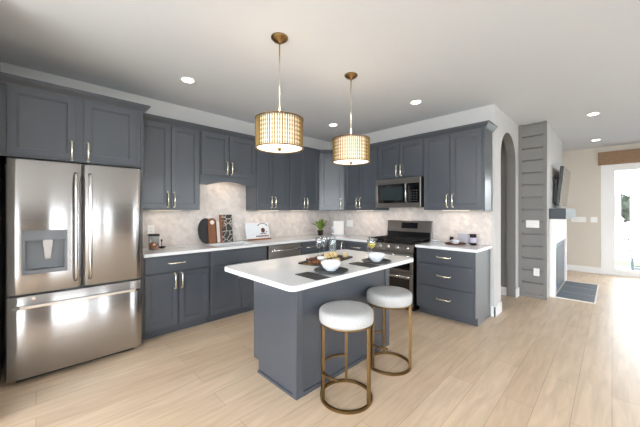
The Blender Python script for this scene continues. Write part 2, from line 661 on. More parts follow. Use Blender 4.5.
tube(bm, [(0.0, -0.955, 0.95), (-0.035, -0.955, 0.95), (-0.035, -0.955, 1.15), (0.0, -0.955, 1.15)], 0.008, 6)
obj('door_handle', bm, M_STEEL2, dr, loc=(0.02, 0, 0))

bm = B()
box(bm, -0.14, 0, -2.15, 0.21, 0, 0.01)
box(bm, -0.14, -0.13, -2.15, 0.21, 0.01, 0.265)
box(bm, -0.14, 0, 0.20, 0.21, 0.01, 0.265)
box(bm, -0.14, 0, -2.15, -2.14, 0.01, 0.265)
box(bm, -0.14, 0, -2.15, 0.21, 0.255, 0.265)
o = obj('window_valance', bm, M_VAL, None, 0.006, loc=(FARX - 0.002, 0, 2.345))
tag(o, 'brown woven box valance mounted above the sliding glass door', 'valance')

# ------------------------------------------------------------------ fireplace chase with shiplap
bm = B()
box(bm, 5.600, 7.53, 0.701, AY + 0.12, 0, CE)
struct('wall_chase', bm, M_WALL, 'fireplace chimney breast')
bm = B()
n = 14
hz = CE / n
box(bm, 5.590, 5.600, 0.70, AY, 0, CE)
struct('trim_1', bm, M_TAUPE)
bm = B()
for i in range(n):
    z0 = 0.06 + i * 0.191
    z1 = min(z0 + 0.168, CE)
    if z0 < CE:
        box(bm, 5.547, 5.590, 0.745, 1.01, z0, z1)
box(bm, 5.545, 5.590, 0.70, 0.745, 0, CE)
box(bm, 5.545, 5.590, 1.01, AY - 0.001, 0, CE)
box(bm, 5.545, 5.590, 0.745, 1.01, 0, 0.055)
struct('trim_2', bm, M_TAUPE, 'taupe shiplap cladding on the end of the chimney breast', bevel=0.002)

fp = thing('fireplace', 'white fireplace surround with a blue-grey tiled recess under the mantel', 'fireplace', (5.80, 0.699, 0))
bm = B()
box(bm, 0, 0.16, -0.07, 0, 0, 1.234)
box(bm, 1.50, 1.66, -0.07, 0, 0, 1.234)
box(bm, 0.16, 1.50, -0.07, 0, 0.83, 1.234)
obj('surround', bm, M_TRIM, fp, 0.004)
bm = B()
box(bm, 0.16, 1.50, -0.045, -0.001, 0.005, 0.83)
obj('tile_panel', bm, M_FIREBOX, fp)
bm = B()
box(bm, 0.40, 1.26, -0.055, -0.046, 0.10, 0.74)
obj('glass_front', bm, mat('fire_glass', (58, 76, 92), 0.3), fp)
bm = B()
box(bm, 0, 1.75, -0.205, 0, 0, 0.165)
o = obj('mantel_shelf', bm, M_MANTEL, None, 0.004, loc=(5.76, 0.699, 1.235))
tag(o, 'thick slate-grey mantel shelf above the white fireplace surround', 'shelf')
bm = B()
box(bm, 0, 1.47, -0.44, 0, 0, 0.012, 0)
box(bm, -0.02, 1.49, -0.46, -0.44, 0, 0.014, 1)
box(bm, -0.02, 0, -0.44, 0, 0, 0.014, 1)
box(bm, 1.47, 1.49, -0.44, 0, 0, 0.014, 1)
for i in range(1, 3):
    box(bm, 0.49 * i - 0.002, 0.49 * i + 0.002, -0.44, 0, 0.012, 0.0125, 1)
o = obj('hearth_slab', bm, [M_HEARTH, M_WMARB], None, loc=(5.83, 0.625, 0.0))
tag(o, 'flat blue-grey tiled hearth slab on the floor before the fireplace', 'hearth')

tv = thing('television', 'black flat television tilted down on a wall bracket above the mantel', 'television', (6.1, 0.652, 1.45))
TLT = math.radians(5)
bm = B()
box(bm, 0, 1.10, -0.045, 0.0, 0, 0.65)
obj('housing', bm, M_BLACK, tv, 0.005, rot=(TLT, 0, 0))
bm = B()
box(bm, 0.012, 1.088, -0.048, -0.046, 0.012, 0.638)
obj('screen', bm, M_TV, tv, rot=(TLT, 0, 0))
bm = B()
box(bm, 0.08, 0.95, 0.015, 0.046, 0.05, 0.16)
box(bm, 0.08, 0.95, 0.015, 0.046, 0.42, 0.47)
box(bm, 0.10, 0.14, -0.01, 0.046, 0.05, 0.46)
box(bm, 0.90, 0.94, -0.01, 0.046, 0.05, 0.46)
obj('wall_bracket', bm, M_BLACK, tv)

# ------------------------------------------------------------------ switches, outlets
def plate(loc, rz, w, h, gangs, label, cat, outlet=False):
    t = thing('outlet_plate' if outlet else 'switch_plate', label, cat, loc, rz)
    bm = B()
    box(bm, -w / 2, w / 2, -0.006, 0, -h / 2, h / 2)
    obj('cover', bm, M_PLASTIC, t, 0.002)
    for g in range(gangs):
        gx = (g - (gangs - 1) / 2) * 0.046
        bm = B()
        box(bm, gx - 0.016, gx + 0.016, -0.010, -0.006, -0.033, 0.033)
        if outlet:
            for s in (-1, 1):
                for q in (-0.006, 0.006):
                    box(bm, gx + q - 0.001, gx + q + 0.001, -0.0105, -0.010, s * 0.018 - 0.005, s * 0.018 + 0.005, 1)
        obj('receptacle' if outlet else 'rocker', bm, [M_PLASTIC, M_BLACK], t)
plate((5.546, 0.875, 1.157), -PI / 2, 0.17, 0.118, 3, 'white triple switch plate on the taupe shiplap, at shoulder height', 'switch')
plate((5.546, 0.825, 0.41), -PI / 2, 0.075, 0.118, 1, 'white outlet plate low on the taupe shiplap', 'outlet', True)
plate((FARX, 0.53, 1.17), -PI / 2, 0.25, 0.118, 4, 'wide white switch plate on the far wall, nearer the television', 'switch')
plate((FARX, 0.278, 1.17), -PI / 2, 0.11, 0.118, 2, 'narrow white switch plate on the far wall, beside the sliding door', 'switch')
plate((1.00, WY - 0.013, 1.13), 0, 0.075, 0.118, 1, 'white outlet in the backsplash behind the glass canister', 'outlet', True)
plate((WX - 0.013, 3.45, 1.13), -PI / 2, 0.15, 0.118, 2, 'white outlet in the backsplash near the corner, left of the range', 'outlet', True)

# ------------------------------------------------------------------ backsplash
bm = B()
box(bm, 0.79, WX - 0.012, WY - 0.012, WY, 0.915, 1.36)
box(bm, 1.48, 2.30, WY - 0.012, WY, 1.36, 1.80)
box(bm, WX - 0.012, WX, 1.09, WY - 0.012, 0.915, 1.36)
box(bm, WX - 0.012, WX, 1.86, 2.61, 1.36, 1.43)
struct('trim_3', bm, M_SPLASH, 'pale marble mosaic backsplash')

# ------------------------------------------------------------------ cabinets
def shaker(bm, x0, x1, z0, z1, rail=0.056):
    y = -0.020
    def rect(a, b_, c, d, yy):
        return [bm.verts.new(p) for p in ((a, yy, c), (b_, yy, c), (b_, yy, d), (a, yy, d))]
    e = 0.002
    r0 = rect(x0, x1, z0, z1, 0)
    r1 = rect(x0, x1, z0, z1, y + e)
    r2 = rect(x0 + e, x1 - e, z0 + e, z1 - e, y)
    r3 = rect(x0 + rail, x1 - rail, z0 + rail, z1 - rail, y)
    r4 = rect(x0 + rail + 0.003, x1 - rail - 0.003, z0 + rail + 0.003, z1 - rail - 0.003, y + 0.006)
    r5 = rect(x0 + rail + 0.010, x1 - rail - 0.010, z0 + rail + 0.010, z1 - rail - 0.010, y + 0.006)
    r6 = rect(x0 + rail + 0.012, x1 - rail - 0.012, z0 + rail + 0.012, z1 - rail - 0.012, y + 0.011)
    rs = [r0, r1, r2, r3, r4, r5, r6]
    for a, b_ in zip(rs, rs[1:]):
        for i in range(4):
            j = (i + 1) % 4
            bm.faces.new((a[i], a[j], b_[j], b_[i]))
    bm.faces.new(r6)
    bm.faces.new(r0[::-1])

def slab(bm, x0, x1, z0, z1):
    box(bm, x0, x1, -0.020, 0, z0, z1)

def pull(x, z, vertical, parent, L=0.165):
    bm = B()
    h = L / 2
    pts = [(-h, -0.020), (-h, -0.040), (-h + 0.008, -0.048), (0, -0.052), (h - 0.008, -0.048), (h, -0.040), (h, -0.020)]
    if vertical:
        P = [(x, y, z + u) for u, y in pts]
    else:
        P = [(x + u, y, z) for u, y in pts]
    tube(bm, P, [0.008, 0.0075, 0.0075, 0.009, 0.0075, 0.0075, 0.008], 8)
    for s in (-h, h):
        c = (x, -0.0205, z + s) if vertical else (x + s, -0.0205, z)
        lathe(bm, [(0.010, -0.002), (0.010, 0.0)], 10, c, axis='y')
    return obj('handle', bm, M_PULL, parent)

CAB_N = {}
def cabinet(label, loc, rz, Wd, z0, z1, D, fronts, kick=False, open_top=False, name='base_cabinet', toe=0.075, extra=None, endskin=0.0):
    t = thing(name, label, 'cabinet', loc, rz)
    bm = B()
    zb = 0.10 if kick else z0
    th = 0.018
    box(bm, 0, th, 0.019, D, zb, z1)
    box(bm, Wd - th, Wd, 0.019, D, zb, z1)
    box(bm, th, Wd - th, D - 0.01, D, zb, z1)
    box(bm, th, Wd - th, 0.019, D - 0.01, zb, zb + th)
    if not open_top:
        box(bm, th, Wd - th, 0.019, D - 0.01, z1 - th, z1)
    box(bm, 0, Wd, 0.0, 0.019, zb, z1)
    if kick:
        box(bm, 0, Wd, toe, toe + 0.015, 0.0, zb)
        box(bm, 0, th, toe + 0.015, D, 0.0, zb)
        box(bm, Wd - th, Wd, toe + 0.015, D, 0.0, zb)
    obj('carcass', bm, M_CAB, t)
    for fr in fronts:
        kind, a, b_, c, d, hd = fr
        bm = B()
        if kind == 'door':
            shaker(bm, a, b_, c, d)
            o = obj('door', bm, M_CAB, t)
        else:
            slab(bm, a, b_, c, d)
            o = obj('drawer' if kind == 'drawer' else 'false_drawer_front', bm, M_CAB, t, 0.003)
        if hd:
            pull(hd[1], hd[2], hd[0] == 'v', o)
    return t

def doors2(W, z0, z1, hz, g=0.012, gap=0.012, handles=True, split=None):
    s = split or W / 2
    return [('door', g, s - gap / 2, z0, z1, ('v', s - gap / 2 - 0.03, hz) if handles else None),
            ('door', s + gap / 2, W - g, z0, z1, ('v', s + gap / 2 + 0.03, hz) if handles else None)]

BF = 3.39       # base carcass front (Y) on the sink wall
UF = 3.67       # upper carcass front
UT = 2.42
dU = WY - UF - 0.004
dB = WY - BF - 0.004
# fridge enclosure
t = cabinet('wide two-door wall cabinet over the stainless refrigerator', (-0.222, BF, 0), 0, 0.982, 1.80, UT, dB,
        [('door', 0.055, 0.478, 1.815, 2.37, ('v', 0.448, 1.90)), ('door', 0.532, 0.945, 1.815, 2.37, ('v', 0.562, 1.90))], name='wall_cabinet')
bm = B()
box(bm, 0, 0.018, 0, dB, 0, UT)
o = obj('refrigerator_side_panel', bm, M_CAB, None, loc=(0.763, BF, 0))
tag(o, 'tall slate-blue panel between the refrigerator and the base cabinet with brass-toned pulls', 'panel')
bm = B()
box(bm, 0, 0.018, 0, dB, 0, 1.795)
o = obj('refrigerator_side_panel', bm, M_CAB, None, loc=(-0.221, BF, 0))
tag(o, 'tall slate-blue panel on the left side of the refrigerator, at the photo edge', 'panel')

# uppers on the sink wall
def upper(label, x0, x1, split, zb=1.375):
    W = x1 - x0
    return cabinet(label, (x0, UF, 0), 0, W, zb, UT, dU, doors2(W, zb + 0.012, 2.372, zb + 0.12, split=split - x0), name='wall_cabinet')
upper('tall two-door wall cabinet just right of the refrigerator', 0.785, 1.478, 1.133)
sc = cabinet('short two-door wall cabinet with an arched valance, above the leaning cutting boards', (1.482, UF, 0), 0, 0.816, 1.82, UT, dU,
        doors2(0.816, 1.832, 2.372, 1.94, split=1.868 - 1.482), name='wall_cabinet')
bm = B()
vp = [(0, 1.82), (0, 1.70), (0.10, 1.70)]
for i in range(1, 12):
    u = i / 12
    vp.append((0.10 + 0.616 * u, 1.70 + 0.055 * math.sin(PI * u)))
vp += [(0.716, 1.70), (0.816, 1.70), (0.816, 1.82)]
prism(bm, vp, 0.0, 0.019, 0, lambda u, v, w: (u, w, v))
obj('arched_valance', bm, M_CAB, sc)
upper('tall two-door wall cabinet above the dishwasher, behind the nearer pendant', 2.302, 2.908, 2.587)
upper('tall two-door wall cabinet left of the diagonal corner cabinet', 2.912, 3.590, 3.243)

# uppers on the range wall   (local x runs toward -Y)
RX = 3.89
dR = WX - RX - 0.004
def upperR(label, y0, y1, split, zb=1.375, hz=None):
    W = y0 - y1
    return cabinet(label, (RX, y0, 0), -PI / 2, W, zb, UT, dR, doors2(W, zb + 0.012, 2.372, hz or zb + 0.12, split=y0 - split), name='wall_cabinet')
upperR('tall two-door wall cabinet between the corner cabinet and the microwave', 3.325, 2.615, 2.99)
upperR('short two-door wall cabinet directly above the microwave', 2.611, 1.864, 2.24, 1.845)
upperR('tall two-door wall cabinet right of the microwave, at the end of the run', 1.860, 1.105, 1.494)
# diagonal corner cabinet
t = thing('corner_wall_cabinet', 'single-door diagonal wall cabinet in the kitchen corner', 'cabinet')
bm = B()
prism(bm, [(3.594, UF), (RX, 3.329), (WX - 0.004, 3.329), (WX - 0.004, WY - 0.004), (3.594, WY - 0.004)], 1.375, UT)
obj('carcass', bm, M_CAB, t)
pa, pb = Vector((3.594, UF, 0)), Vector((RX, 3.329, 0))
L = (pb - pa).length
ang = math.atan2(pb.y - pa.y, pb.x - pa.x)
bm = B()
shaker(bm, 0.03, L - 0.03, 1.387, 2.372)
d = obj('door', bm, M_CAB, t, loc=pa, rot=(0, 0, ang))
pull(L - 0.062, 1.495, True, d)

# crown
def crown(path, z, name, label):
    prof = [(0, 0), (0.012, 0), (0.016, 0.010), (0.034, 0.028), (0.046, 0.040), (0.050, 0.048), (0.058, 0.050), (0.058, 0.066), (0, 0.066)]
    pts = [Vector(p) for p in path]
    n = len(pts)
    rings = []
    bm = B()
    for i in range(n):
        nr = []
        for a, b_ in ((i - 1, i), (i, i + 1)):
            if a >= 0 and b_ < n:
                dv = (pts[b_] - pts[a]).normalized()
                nr.append(Vector((dv.y, -dv.x)))
        if len(nr) == 2:
            mvec = (nr[0] + nr[1]).normalized()
            k = 1 / max(0.3, mvec.dot(nr[0]))
        else:
            mvec, k = nr[0], 1
        rings.append([bm.verts.new((pts[i].x + mvec.x * k * u, pts[i].y + mvec.y * k * u, z + v)) for u, v in prof])
    m = len(prof)
    for a, b_ in zip(rings, rings[1:]):
        for i in range(m):
            j = (i + 1) % m
            bm.faces.new((a[i], a[j], b_[j], b_[i]))
    bm.faces.new(rings[0])
    bm.faces.new(rings[-1][::-1])
    o = obj(name, bm, M_CAB)
    tag(o, label, 'molding')
CZ = 2.374
crown([(-0.224, BF - 0.001), (0.782, BF - 0.001), (0.782, UF - 0.062)], CZ, 'crown_molding', 'slate crown molding around the top of the cabinet over the refrigerator')
crown([(0.786, UF - 0.001), (3.594, UF - 0.001), (RX - 0.001, 3.329), (RX - 0.001, 1.084), (WX - 0.002, 1.084)], CZ, 'crown_molding',
      'long slate crown molding running over the wall cabinets and around the corner')
# fluted end panel at right end of uppers
bm = B()
box(bm, RX, WX - 0.004, 1.085, 1.103, 1.36, UT)
o = obj('end_panel', bm, M_CAB)
tag(o, 'slate end panel closing the wall cabinets beside the archway wall', 'panel')

# light rails + strips under uppers
def strip(x0, x1, y0, y1, z, label):
    bm = B()
    box(bm, x0, x1, y0, y1, z - 0.012, z, 0)
    box(bm, x0 + 0.01, x1 - 0.01, y0 + 0.006, y1 - 0.006, z - 0.014, z - 0.012, 1)
    o = obj('under_cabinet_light', bm, [M_PLASTIC, M_STRIP])
    tag(o, label, 'light')
WARM = (1.0, 0.84, 0.66)
UCE = 0.55
for x0, x1, z, lb in ((0.95, 1.30, 1.375, 'slim warm light under the wall cabinet beside the refrigerator'),
                      (1.70, 2.08, 1.82, 'slim warm light behind the arched valance above the cutting boards'),
                      (2.42, 2.80, 1.375, 'slim warm light under the wall cabinet above the dishwasher'),
                      (3.06, 3.44, 1.375, 'slim warm light under the wall cabinet left of the corner')):
    strip(x0, x1, 3.785, 3.815, z, lb)
    lamp('under_cabinet_lamp', 'AREA', ((x0 + x1) / 2, 3.80, z - 0.02), UCE * (1.6 if z > 1.5 else 1), WARM, x1 - x0, 0.03)
for y0, y1, lb in ((2.80, 3.15, 'slim warm light under the wall cabinet left of the microwave'),
                   (1.30, 1.66, 'slim warm light under the wall cabinet right of the microwave')):
    strip(4.005, 4.035, y0, y1, 1.375, lb)
    lamp('under_cabinet_lamp', 'AREA', (4.02, (y0 + y1) / 2, 1.355), UCE * 1.2, WARM, 0.03, y1 - y0)
lamp('microwave_lamp', 'AREA', (4.0, 2.35, 1.395), 0.4, WARM, 0.1, 0.1)

# base cabinets on the sink wall
BT = 0.878
def base(label, x0, x1, fronts, **k):
    return cabinet(label, (x0, BF, 0), 0, x1 - x0, 0, BT, dB, fronts, kick=True, **k)
W1 = 1.478 - 0.785
base('base cabinet with one drawer and two doors, beside the refrigerator', 0.785, 1.478,
     [('drawer', 0.012, W1 - 0.012, 0.70, 0.862, ('h', W1 / 2 - 0.02, 0.79))] + doors2(W1, 0.112, 0.685, 0.59, split=0.338))
W2 = 2.298 - 1.482
base('base cabinet under the sink with a plain false drawer front and two doors', 1.482, 2.298,
     [('false', 0.012, W2 - 0.012, 0.70, 0.862, None)] + doors2(W2, 0.112, 0.685, 0.59), open_top=True)
W3 = 3.286 - 2.918
base('narrow base cabinet with one drawer and one door, right of the dishwasher', 2.918, 3.286,
     [('drawer', 0.012, W3 - 0.012, 0.70, 0.862, ('h', W3 / 2, 0.79)), ('door', 0.012, W3 - 0.012, 0.112, 0.685, ('v', W3 - 0.05, 0.59))])
# corner base cabinet with inside corner
t = thing('corner_base_cabinet', 'corner base cabinet with a folding door in the inside corner', 'cabinet')
RBX = 3.62
bm = B()
prism(bm, [(3.29, BF), (RBX, BF), (RBX, 3.07), (WX - 0.004, 3.07), (WX - 0.004, WY - 0.004), (3.29, WY - 0.004)], 0.10, BT)
prism(bm, [(3.29, BF + 0.075), (RBX + 0.075, BF + 0.075), (RBX + 0.075, 3.07), (WX - 0.02, 3.07), (WX - 0.02, WY - 0.02), (3.29, WY - 0.02)], 0.0, 0.10)
obj('carcass', bm, M_CAB, t)
bm = B()
shaker(bm, 0.012, 0.306, 0.112, 0.862)
obj('door', bm, M_CAB, t, loc=(3.29, BF, 0))
bm = B()
shaker(bm, 0.024, 0.308, 0.112, 0.862)
d = obj('door', bm, M_CAB, t, loc=(RBX, BF, 0), rot=(0, 0, -PI / 2))
pull(0.27, 0.76, True, d)
# base cabinets on the range wall
dRB = WX - RBX - 0.004
W4 = 3.066 - 2.617
cabinet('base cabinet with a drawer and a door, left of the range', (RBX, 3.066, 0), -PI / 2, W4, 0, BT, dRB,
        [('drawer', 0.012, W4 - 0.012, 0.70, 0.862, ('h', W4 / 2, 0.785)), ('door', 0.012, W4 - 0.012, 0.112, 0.685, ('v', 0.05, 0.59))], kick=True)
W5 = 1.832 - 1.108
cabinet('base cabinet with three wide drawers, right of the range', (RBX, 1.832, 0), -PI / 2, W5, 0, BT, dRB,
        [('drawer', 0.010, W5 - 0.020, 0.695, 0.862, ('h', W5 / 2, 0.782)), ('drawer', 0.010, W5 - 0.020, 0.412, 0.683, ('h', W5 / 2, 0.55)),
         ('drawer', 0.010, W5 - 0.020, 0.112, 0.400, ('h', W5 / 2, 0.26))], kick=True)

# countertops
bm = B()
cells(bm, [0.785, 1.62, 2.16, 3.585, WX - 0.013], [2.612, 3.355, 3.46, 3.80, WY - 0.013],
      lambda x, y: (y > 3.355 or x > 3.585) and not (1.62 < x < 2.16 and 3.46 < y < 3.80), 0.880, 0.914)
o = obj('countertop', bm, M_QUARTZ, None, 0.004)
tag(o, 'white quartz countertop wrapping the corner from the refrigerator to the range', 'countertop')
bm = B()
box(bm, 3.585, WX - 0.013, 1.085, 1.842, 0.880, 0.914)
o = obj('countertop', bm, M_QUARTZ, None, 0.004)
tag(o, 'short white quartz countertop over the three drawers right of the range', 'countertop')
bm = B()
x0, x1, y0, y1, zb, zt = 1.60, 2.18, 3.44, 3.82, 0.72, 0.878
box(bm, x0, x1, y0, y1, zb, zb + 0.01)
box(bm, x0, x0 + 0.015, y0, y1, zb + 0.01, zt)
box(bm, x1 - 0.015, x1, y0, y1, zb + 0.01, zt)
box(bm, x0 + 0.015, x1 - 0.015, y0, y0 + 0.015, zb + 0.01, zt)
box(bm, x0 + 0.015, x1 - 0.015, y1 - 0.015, y1, zb + 0.01, zt)
o = obj('kitchen_sink', bm, M_CERA, None, 0.004)
tag(o, 'white sink basin set under the countertop before the cutting boards', 'sink')

# ------------------------------------------------------------------ refrigerator
fr = thing('refrigerator', 'large stainless steel french-door refrigerator with a water dispenser', 'refrigerator', (-0.163, 3.225, 0))
FW = 0.905
bm = B()
box(bm, 0.012, FW - 0.012, 0.075, 0.70, 0.035, 1.775)
obj('cabinet_body', bm, M_DISP, fr)
for x in (0.05, FW - 0.09):
    for y in (0.11, 0.62):
        bm = B()
        box(bm, x, x + 0.04, y, y + 0.04, 0.0, 0.035)
        obj('foot', bm, M_RUBBER, fr)
bm = B()
box(bm, 0.05, FW - 0.05, 0.09, 0.10, 0.0, 0.035)
obj('grille', bm, M_RUBBER, fr)

def curved_panel(bm, x0, x1, z0, z1, hole=None):
    """steel door skin, gently bowed and rounded to its side edges"""
    N = 26
    xs = sorted(set([x0 + (x1 - x0) * (0.5 - 0.5 * math.cos(PI * i / N)) for i in range(N + 1)] + ([hole[0], hole[1]] if hole else [])))
    zz = sorted(set([z0, z0 + 0.004, z1 - 0.004, z1] + ([hole[2], hole[3]] if hole else [])))
    def yy(x, z):
        u = (x - (x0 + x1) / 2) / ((x1 - x0) / 2)
        e = 0.016 * (abs(u) ** 14)
        bow = 0.004 * u * u
        return e + bow + (0.003 if z in (z0, z1) else 0.0)
    g = {}
    for i, x in enumerate(xs):
        for j, z in enumerate(zz):
            g[i, j] = bm.verts.new((x, yy(x, z), z))
    for i in range(len(xs) - 1):
        for j in range(len(zz) - 1):
            xm, zm = (xs[i] + xs[i + 1]) / 2, (zz[j] + zz[j + 1]) / 2
            if hole and hole[0] < xm < hole[1] and hole[2] < zm < hole[3]:
                continue
            f = bm.faces.new((g[i, j], g[i + 1, j], g[i + 1, j + 1], g[i, j + 1]))
            f.smooth = True
    back = 0.072
    for (i, j, k, l_) in [(0, 0, 0, len(zz) - 1), (len(xs) - 1, 0, len(xs) - 1, len(zz) - 1)]:
        a, b_ = g[i, j], g[k, l_]
        c = bm.verts.new((b_.co.x, back, b_.co.z))
        d = bm.verts.new((a.co.x, back, a.co.z))
        chain = [g[i, q] for q in range(len(zz))]
        bm.faces.new(chain + [c, d])
    for j in (0, len(zz) - 1):
        chain = [g[i, j] for i in range(len(xs))]
        c = bm.verts.new((x1, back, zz[j]))
        d = bm.verts.new((x0, back, zz[j]))
        bm.faces.new(chain + [c, d])
    bm.faces.new([bm.verts.new(p) for p in ((x0, back, z0), (x1, back, z0), (x1, back, z1), (x0, back, z1))])

SPL = 0.452
hx0, hx1, hz0, hz1 = 0.083, 0.352, 0.86, 1.205
bm = B()
curved_panel(bm, 0.003, SPL - 0.003, 0.705, 1.768, (hx0, hx1, hz0, hz1))
d1 = obj('door', bm, M_STEEL, fr)
bm = B()
curved_panel(bm, SPL + 0.003, FW - 0.003, 0.705, 1.768)
d2 = obj('door', bm, M_STEEL, fr)
bm = B()
curved_panel(bm, 0.003, FW - 0.003, 0.045, 0.690)
d3 = obj('freezer_drawer', bm, M_STEEL, fr)
# dispenser
bm = B()
box(bm, hx0, hx1, -0.004, 0.02, 1.125, hz1)
obj('dispenser_controls', bm, M_DISP, d1, 0.003, label='pale grey control strip over the dispenser')
bm = B()
f3x = lambda u, v, w: (u, w, v)
cells(bm, [hx0, hx0 + 0.018, hx1 - 0.018, hx1], [hz0, hz0 + 0.03, 1.125], lambda u, v: not (hx0 + 0.018 < u < hx1 - 0.018 and v > hz0 + 0.03), -0.004, 0.02, 0, f3x)
box(bm, hx0, hx1, 0.060, 0.066, hz0, 1.125)
box(bm, hx0, hx0 + 0.018, 0.02, 0.06, hz0, 1.125)
box(bm, hx1 - 0.018, hx1, 0.02, 0.06, hz0, 1.125)
box(bm, hx0 + 0.018, hx1 - 0.018, 0.02, 0.06, hz0, hz0 + 0.03)
obj('dispenser_recess', bm, M_DISP, d1)
bm = B()
xm = (hx0 + hx1) / 2 + 0.015
box(bm, xm - 0.03, xm + 0.03, 0.01, 0.05, 1.07, 1.125)
prism(bm, [(xm - 0.025, 1.07), (xm + 0.025, 1.07), (xm + 0.018, 0.97), (xm - 0.018, 0.97)], 0.030, 0.040, 0, f3x)
obj('dispenser_lever', bm, M_STEELD, d1)
# handles
for x, pr_ in ((SPL - 0.048, d1), (SPL + 0.048, d2)):
    bm = B()
    pts = [(x, 0.006, 0.77), (x, -0.03, 0.785), (x, -0.048, 0.83)] + [(x, -0.050, 0.83 + 0.1 * i) for i in range(1, 8)] + [(x, -0.048, 1.62), (x, -0.03, 1.665), (x, 0.006, 1.68)]
    tube(bm, pts, 0.013, 10)
    obj('handle', bm, M_STEEL2, pr_)
bm = B()
pts = [(0.045, 0.006, 0.615), (0.045, -0.045, 0.615), (0.075, -0.052, 0.615), (FW / 2, -0.056, 0.615), (FW - 0.075, -0.052, 0.615), (FW - 0.045, -0.045, 0.615), (FW - 0.045, 0.006, 0.615)]
tube(bm, pts, 0.017, 4)
obj('handle', bm, M_STEEL2, d3, 0.003)
bm = B()
lathe(bm, [(0.012, 0), (0.012, -0.002)], 16, (0.15, -0.0005, 0.665), axis='y')
obj('round_badge', bm, M_STEEL2, d3)

# ------------------------------------------------------------------ dishwasher
dw = thing('dishwasher', 'stainless steel dishwasher with a bar handle under the countertop', 'dishwasher', (2.304, 3.372, 0))
bm = B()
box(bm, 0.004, 0.606, 0.02, 0.56, 0.09, 0.872)
box(bm, 0.02, 0.59, 0.09, 0.55, 0.0, 0.09)
obj('tub', bm, M_BLACK, dw)
bm = B()
box(bm, 0.008, 0.602, -0.012, 0.018, 0.105, 0.868)
dd = obj('door', bm, M_STEELD, dw, 0.006)
bm = B()
tube(bm, [(0.04, -0.012, 0.80), (0.04, -0.05, 0.80), (0.07, -0.055, 0.80), (0.305, -0.060, 0.80), (0.54, -0.055, 0.80), (0.57, -0.05, 0.80), (0.57, -0.012, 0.80)], 0.014, 8)
obj('handle', bm, M_STEEL2, dd)

# ------------------------------------------------------------------ microwave  (faces -X)
mw = thing('microwave', 'stainless over-the-range microwave with a black glass door', 'microwave', (3.80, 2.609, 1.415), -PI / 2)
bm = B()
box(bm, 0.004, 0.742, 0.03, 0.385, 0, 0.428)
obj('housing', bm, M_BLACK, mw)
bm = B()
box(bm, 0.0, 0.742, 0, 0.03, 0.345, 0.426)
box(bm, 0.0, 0.742, 0, 0.03, 0.0, 0.065)
box(bm, 0.0, 0.03, 0, 0.03, 0.065, 0.345)
box(bm, 0.722, 0.742, 0, 0.03, 0.065, 0.345)
obj('steel_fascia', bm, M_STEELD, mw, 0.003)
bm = B()
box(bm, 0.03, 0.52, 0.004, 0.03, 0.065, 0.345)
dd = obj('door', bm, M_BGLASS, mw)
bm = B()
box(bm, 0.10, 0.46, 0.002, 0.004, 0.105, 0.30)
obj('door_window', bm, mat('microwave_mesh_window', (40, 50, 52), 0.15), dd)
bm = B()
tube(bm, [(0.535, 0.005, 0.075), (0.535, -0.035, 0.085), (0.535, -0.04, 0.21), (0.535, -0.035, 0.33), (0.535, 0.005, 0.34)], 0.012, 8)
obj('handle', bm, M_STEEL2, dd)
bm = B()
box(bm, 0.553, 0.722, 0.004, 0.03, 0.065, 0.345)
cp = obj('control_panel', bm, M_BGLASS, mw)
bm = B()
for i in range(3):
    for j in range(5):
        box(bm, 0.585 + i * 0.042, 0.610 + i * 0.042, 0.002, 0.004, 0.085 + j * 0.036, 0.103 + j * 0.036)
obj('keypad', bm, mat('keypad_grey', (44, 46, 50), 0.4), cp)
bm = B()
box(bm, 0.585, 0.70, 0.002, 0.004, 0.285, 0.325)
obj('display', bm, M_CLOCK, cp)

# ------------------------------------------------------------------ range
rg = thing('gas_range', 'stainless double-oven gas range with black grates and a raised back panel', 'range', (3.565, 2.606, 0), -PI / 2)
RW = 0.752
bm = B()
box(bm, 0.004, RW - 0.004, 0.03, 0.62, 0.06, 0.905)
box(bm, 0.03, RW - 0.03, 0.08, 0.60, 0.0, 0.06)
obj('oven_body', bm, M_BLACK, rg)
bm = B()
box(bm, 0, RW, 0.0, 0.55, 0.905, 0.920)
obj('cooktop', bm, M_BLACK, rg, 0.003)
bm = B()
prism(bm, [(0.0, 0.80), (0.035, 0.80), (0.035, 0.905), (0.012, 0.905)], 0, RW, 0, lambda u, v, w: (w, u - 0.005, v))
cpn = obj('control_panel', bm, M_STEELD, rg, 0.002)
for i in range(5):
    bm = B()
    x = 0.09 + i * (RW - 0.18) / 4
    lathe(bm, [(0.028, 0.0), (0.028, -0.006), (0.020, -0.008), (0.018, -0.030), (0.0165, -0.034)], 16, (x, 0.004, 0.853), axis='y')
    obj('knob', bm, M_STEEL2, cpn)
def oven_door(z0, z1, zh, name):
    bm = B()
    cells(bm, [0.004, 0.05, RW - 0.05, RW - 0.004], [z0, z0 + 0.035, z1 - 0.075, z1], lambda u, v: not (0.05 < u < RW - 0.05 and z0 + 0.035 < v < z1 - 0.075), -0.005, 0.028, 0, f3x)
    o = obj(name, bm, M_STEELD, rg, 0.003)
    bm = B()
    box(bm, 0.05, RW - 0.05, -0.002, 0.02, z0 + 0.035, z1 - 0.075)
    obj('oven_glass', bm, M_BGLASS, o)
    bm = B()
    tube(bm, [(0.04, -0.005, zh), (0.04, -0.045, zh), (0.07, -0.052, zh), (RW / 2, -0.055, zh), (RW - 0.07, -0.052, zh), (RW - 0.04, -0.045, zh), (RW - 0.04, -0.005, zh)], 0.013, 8)
    obj('handle', bm, M_STEEL2, o)
oven_door(0.525, 0.790, 0.752, 'upper_oven_door')
oven_door(0.075, 0.515, 0.475, 'lower_oven_door')
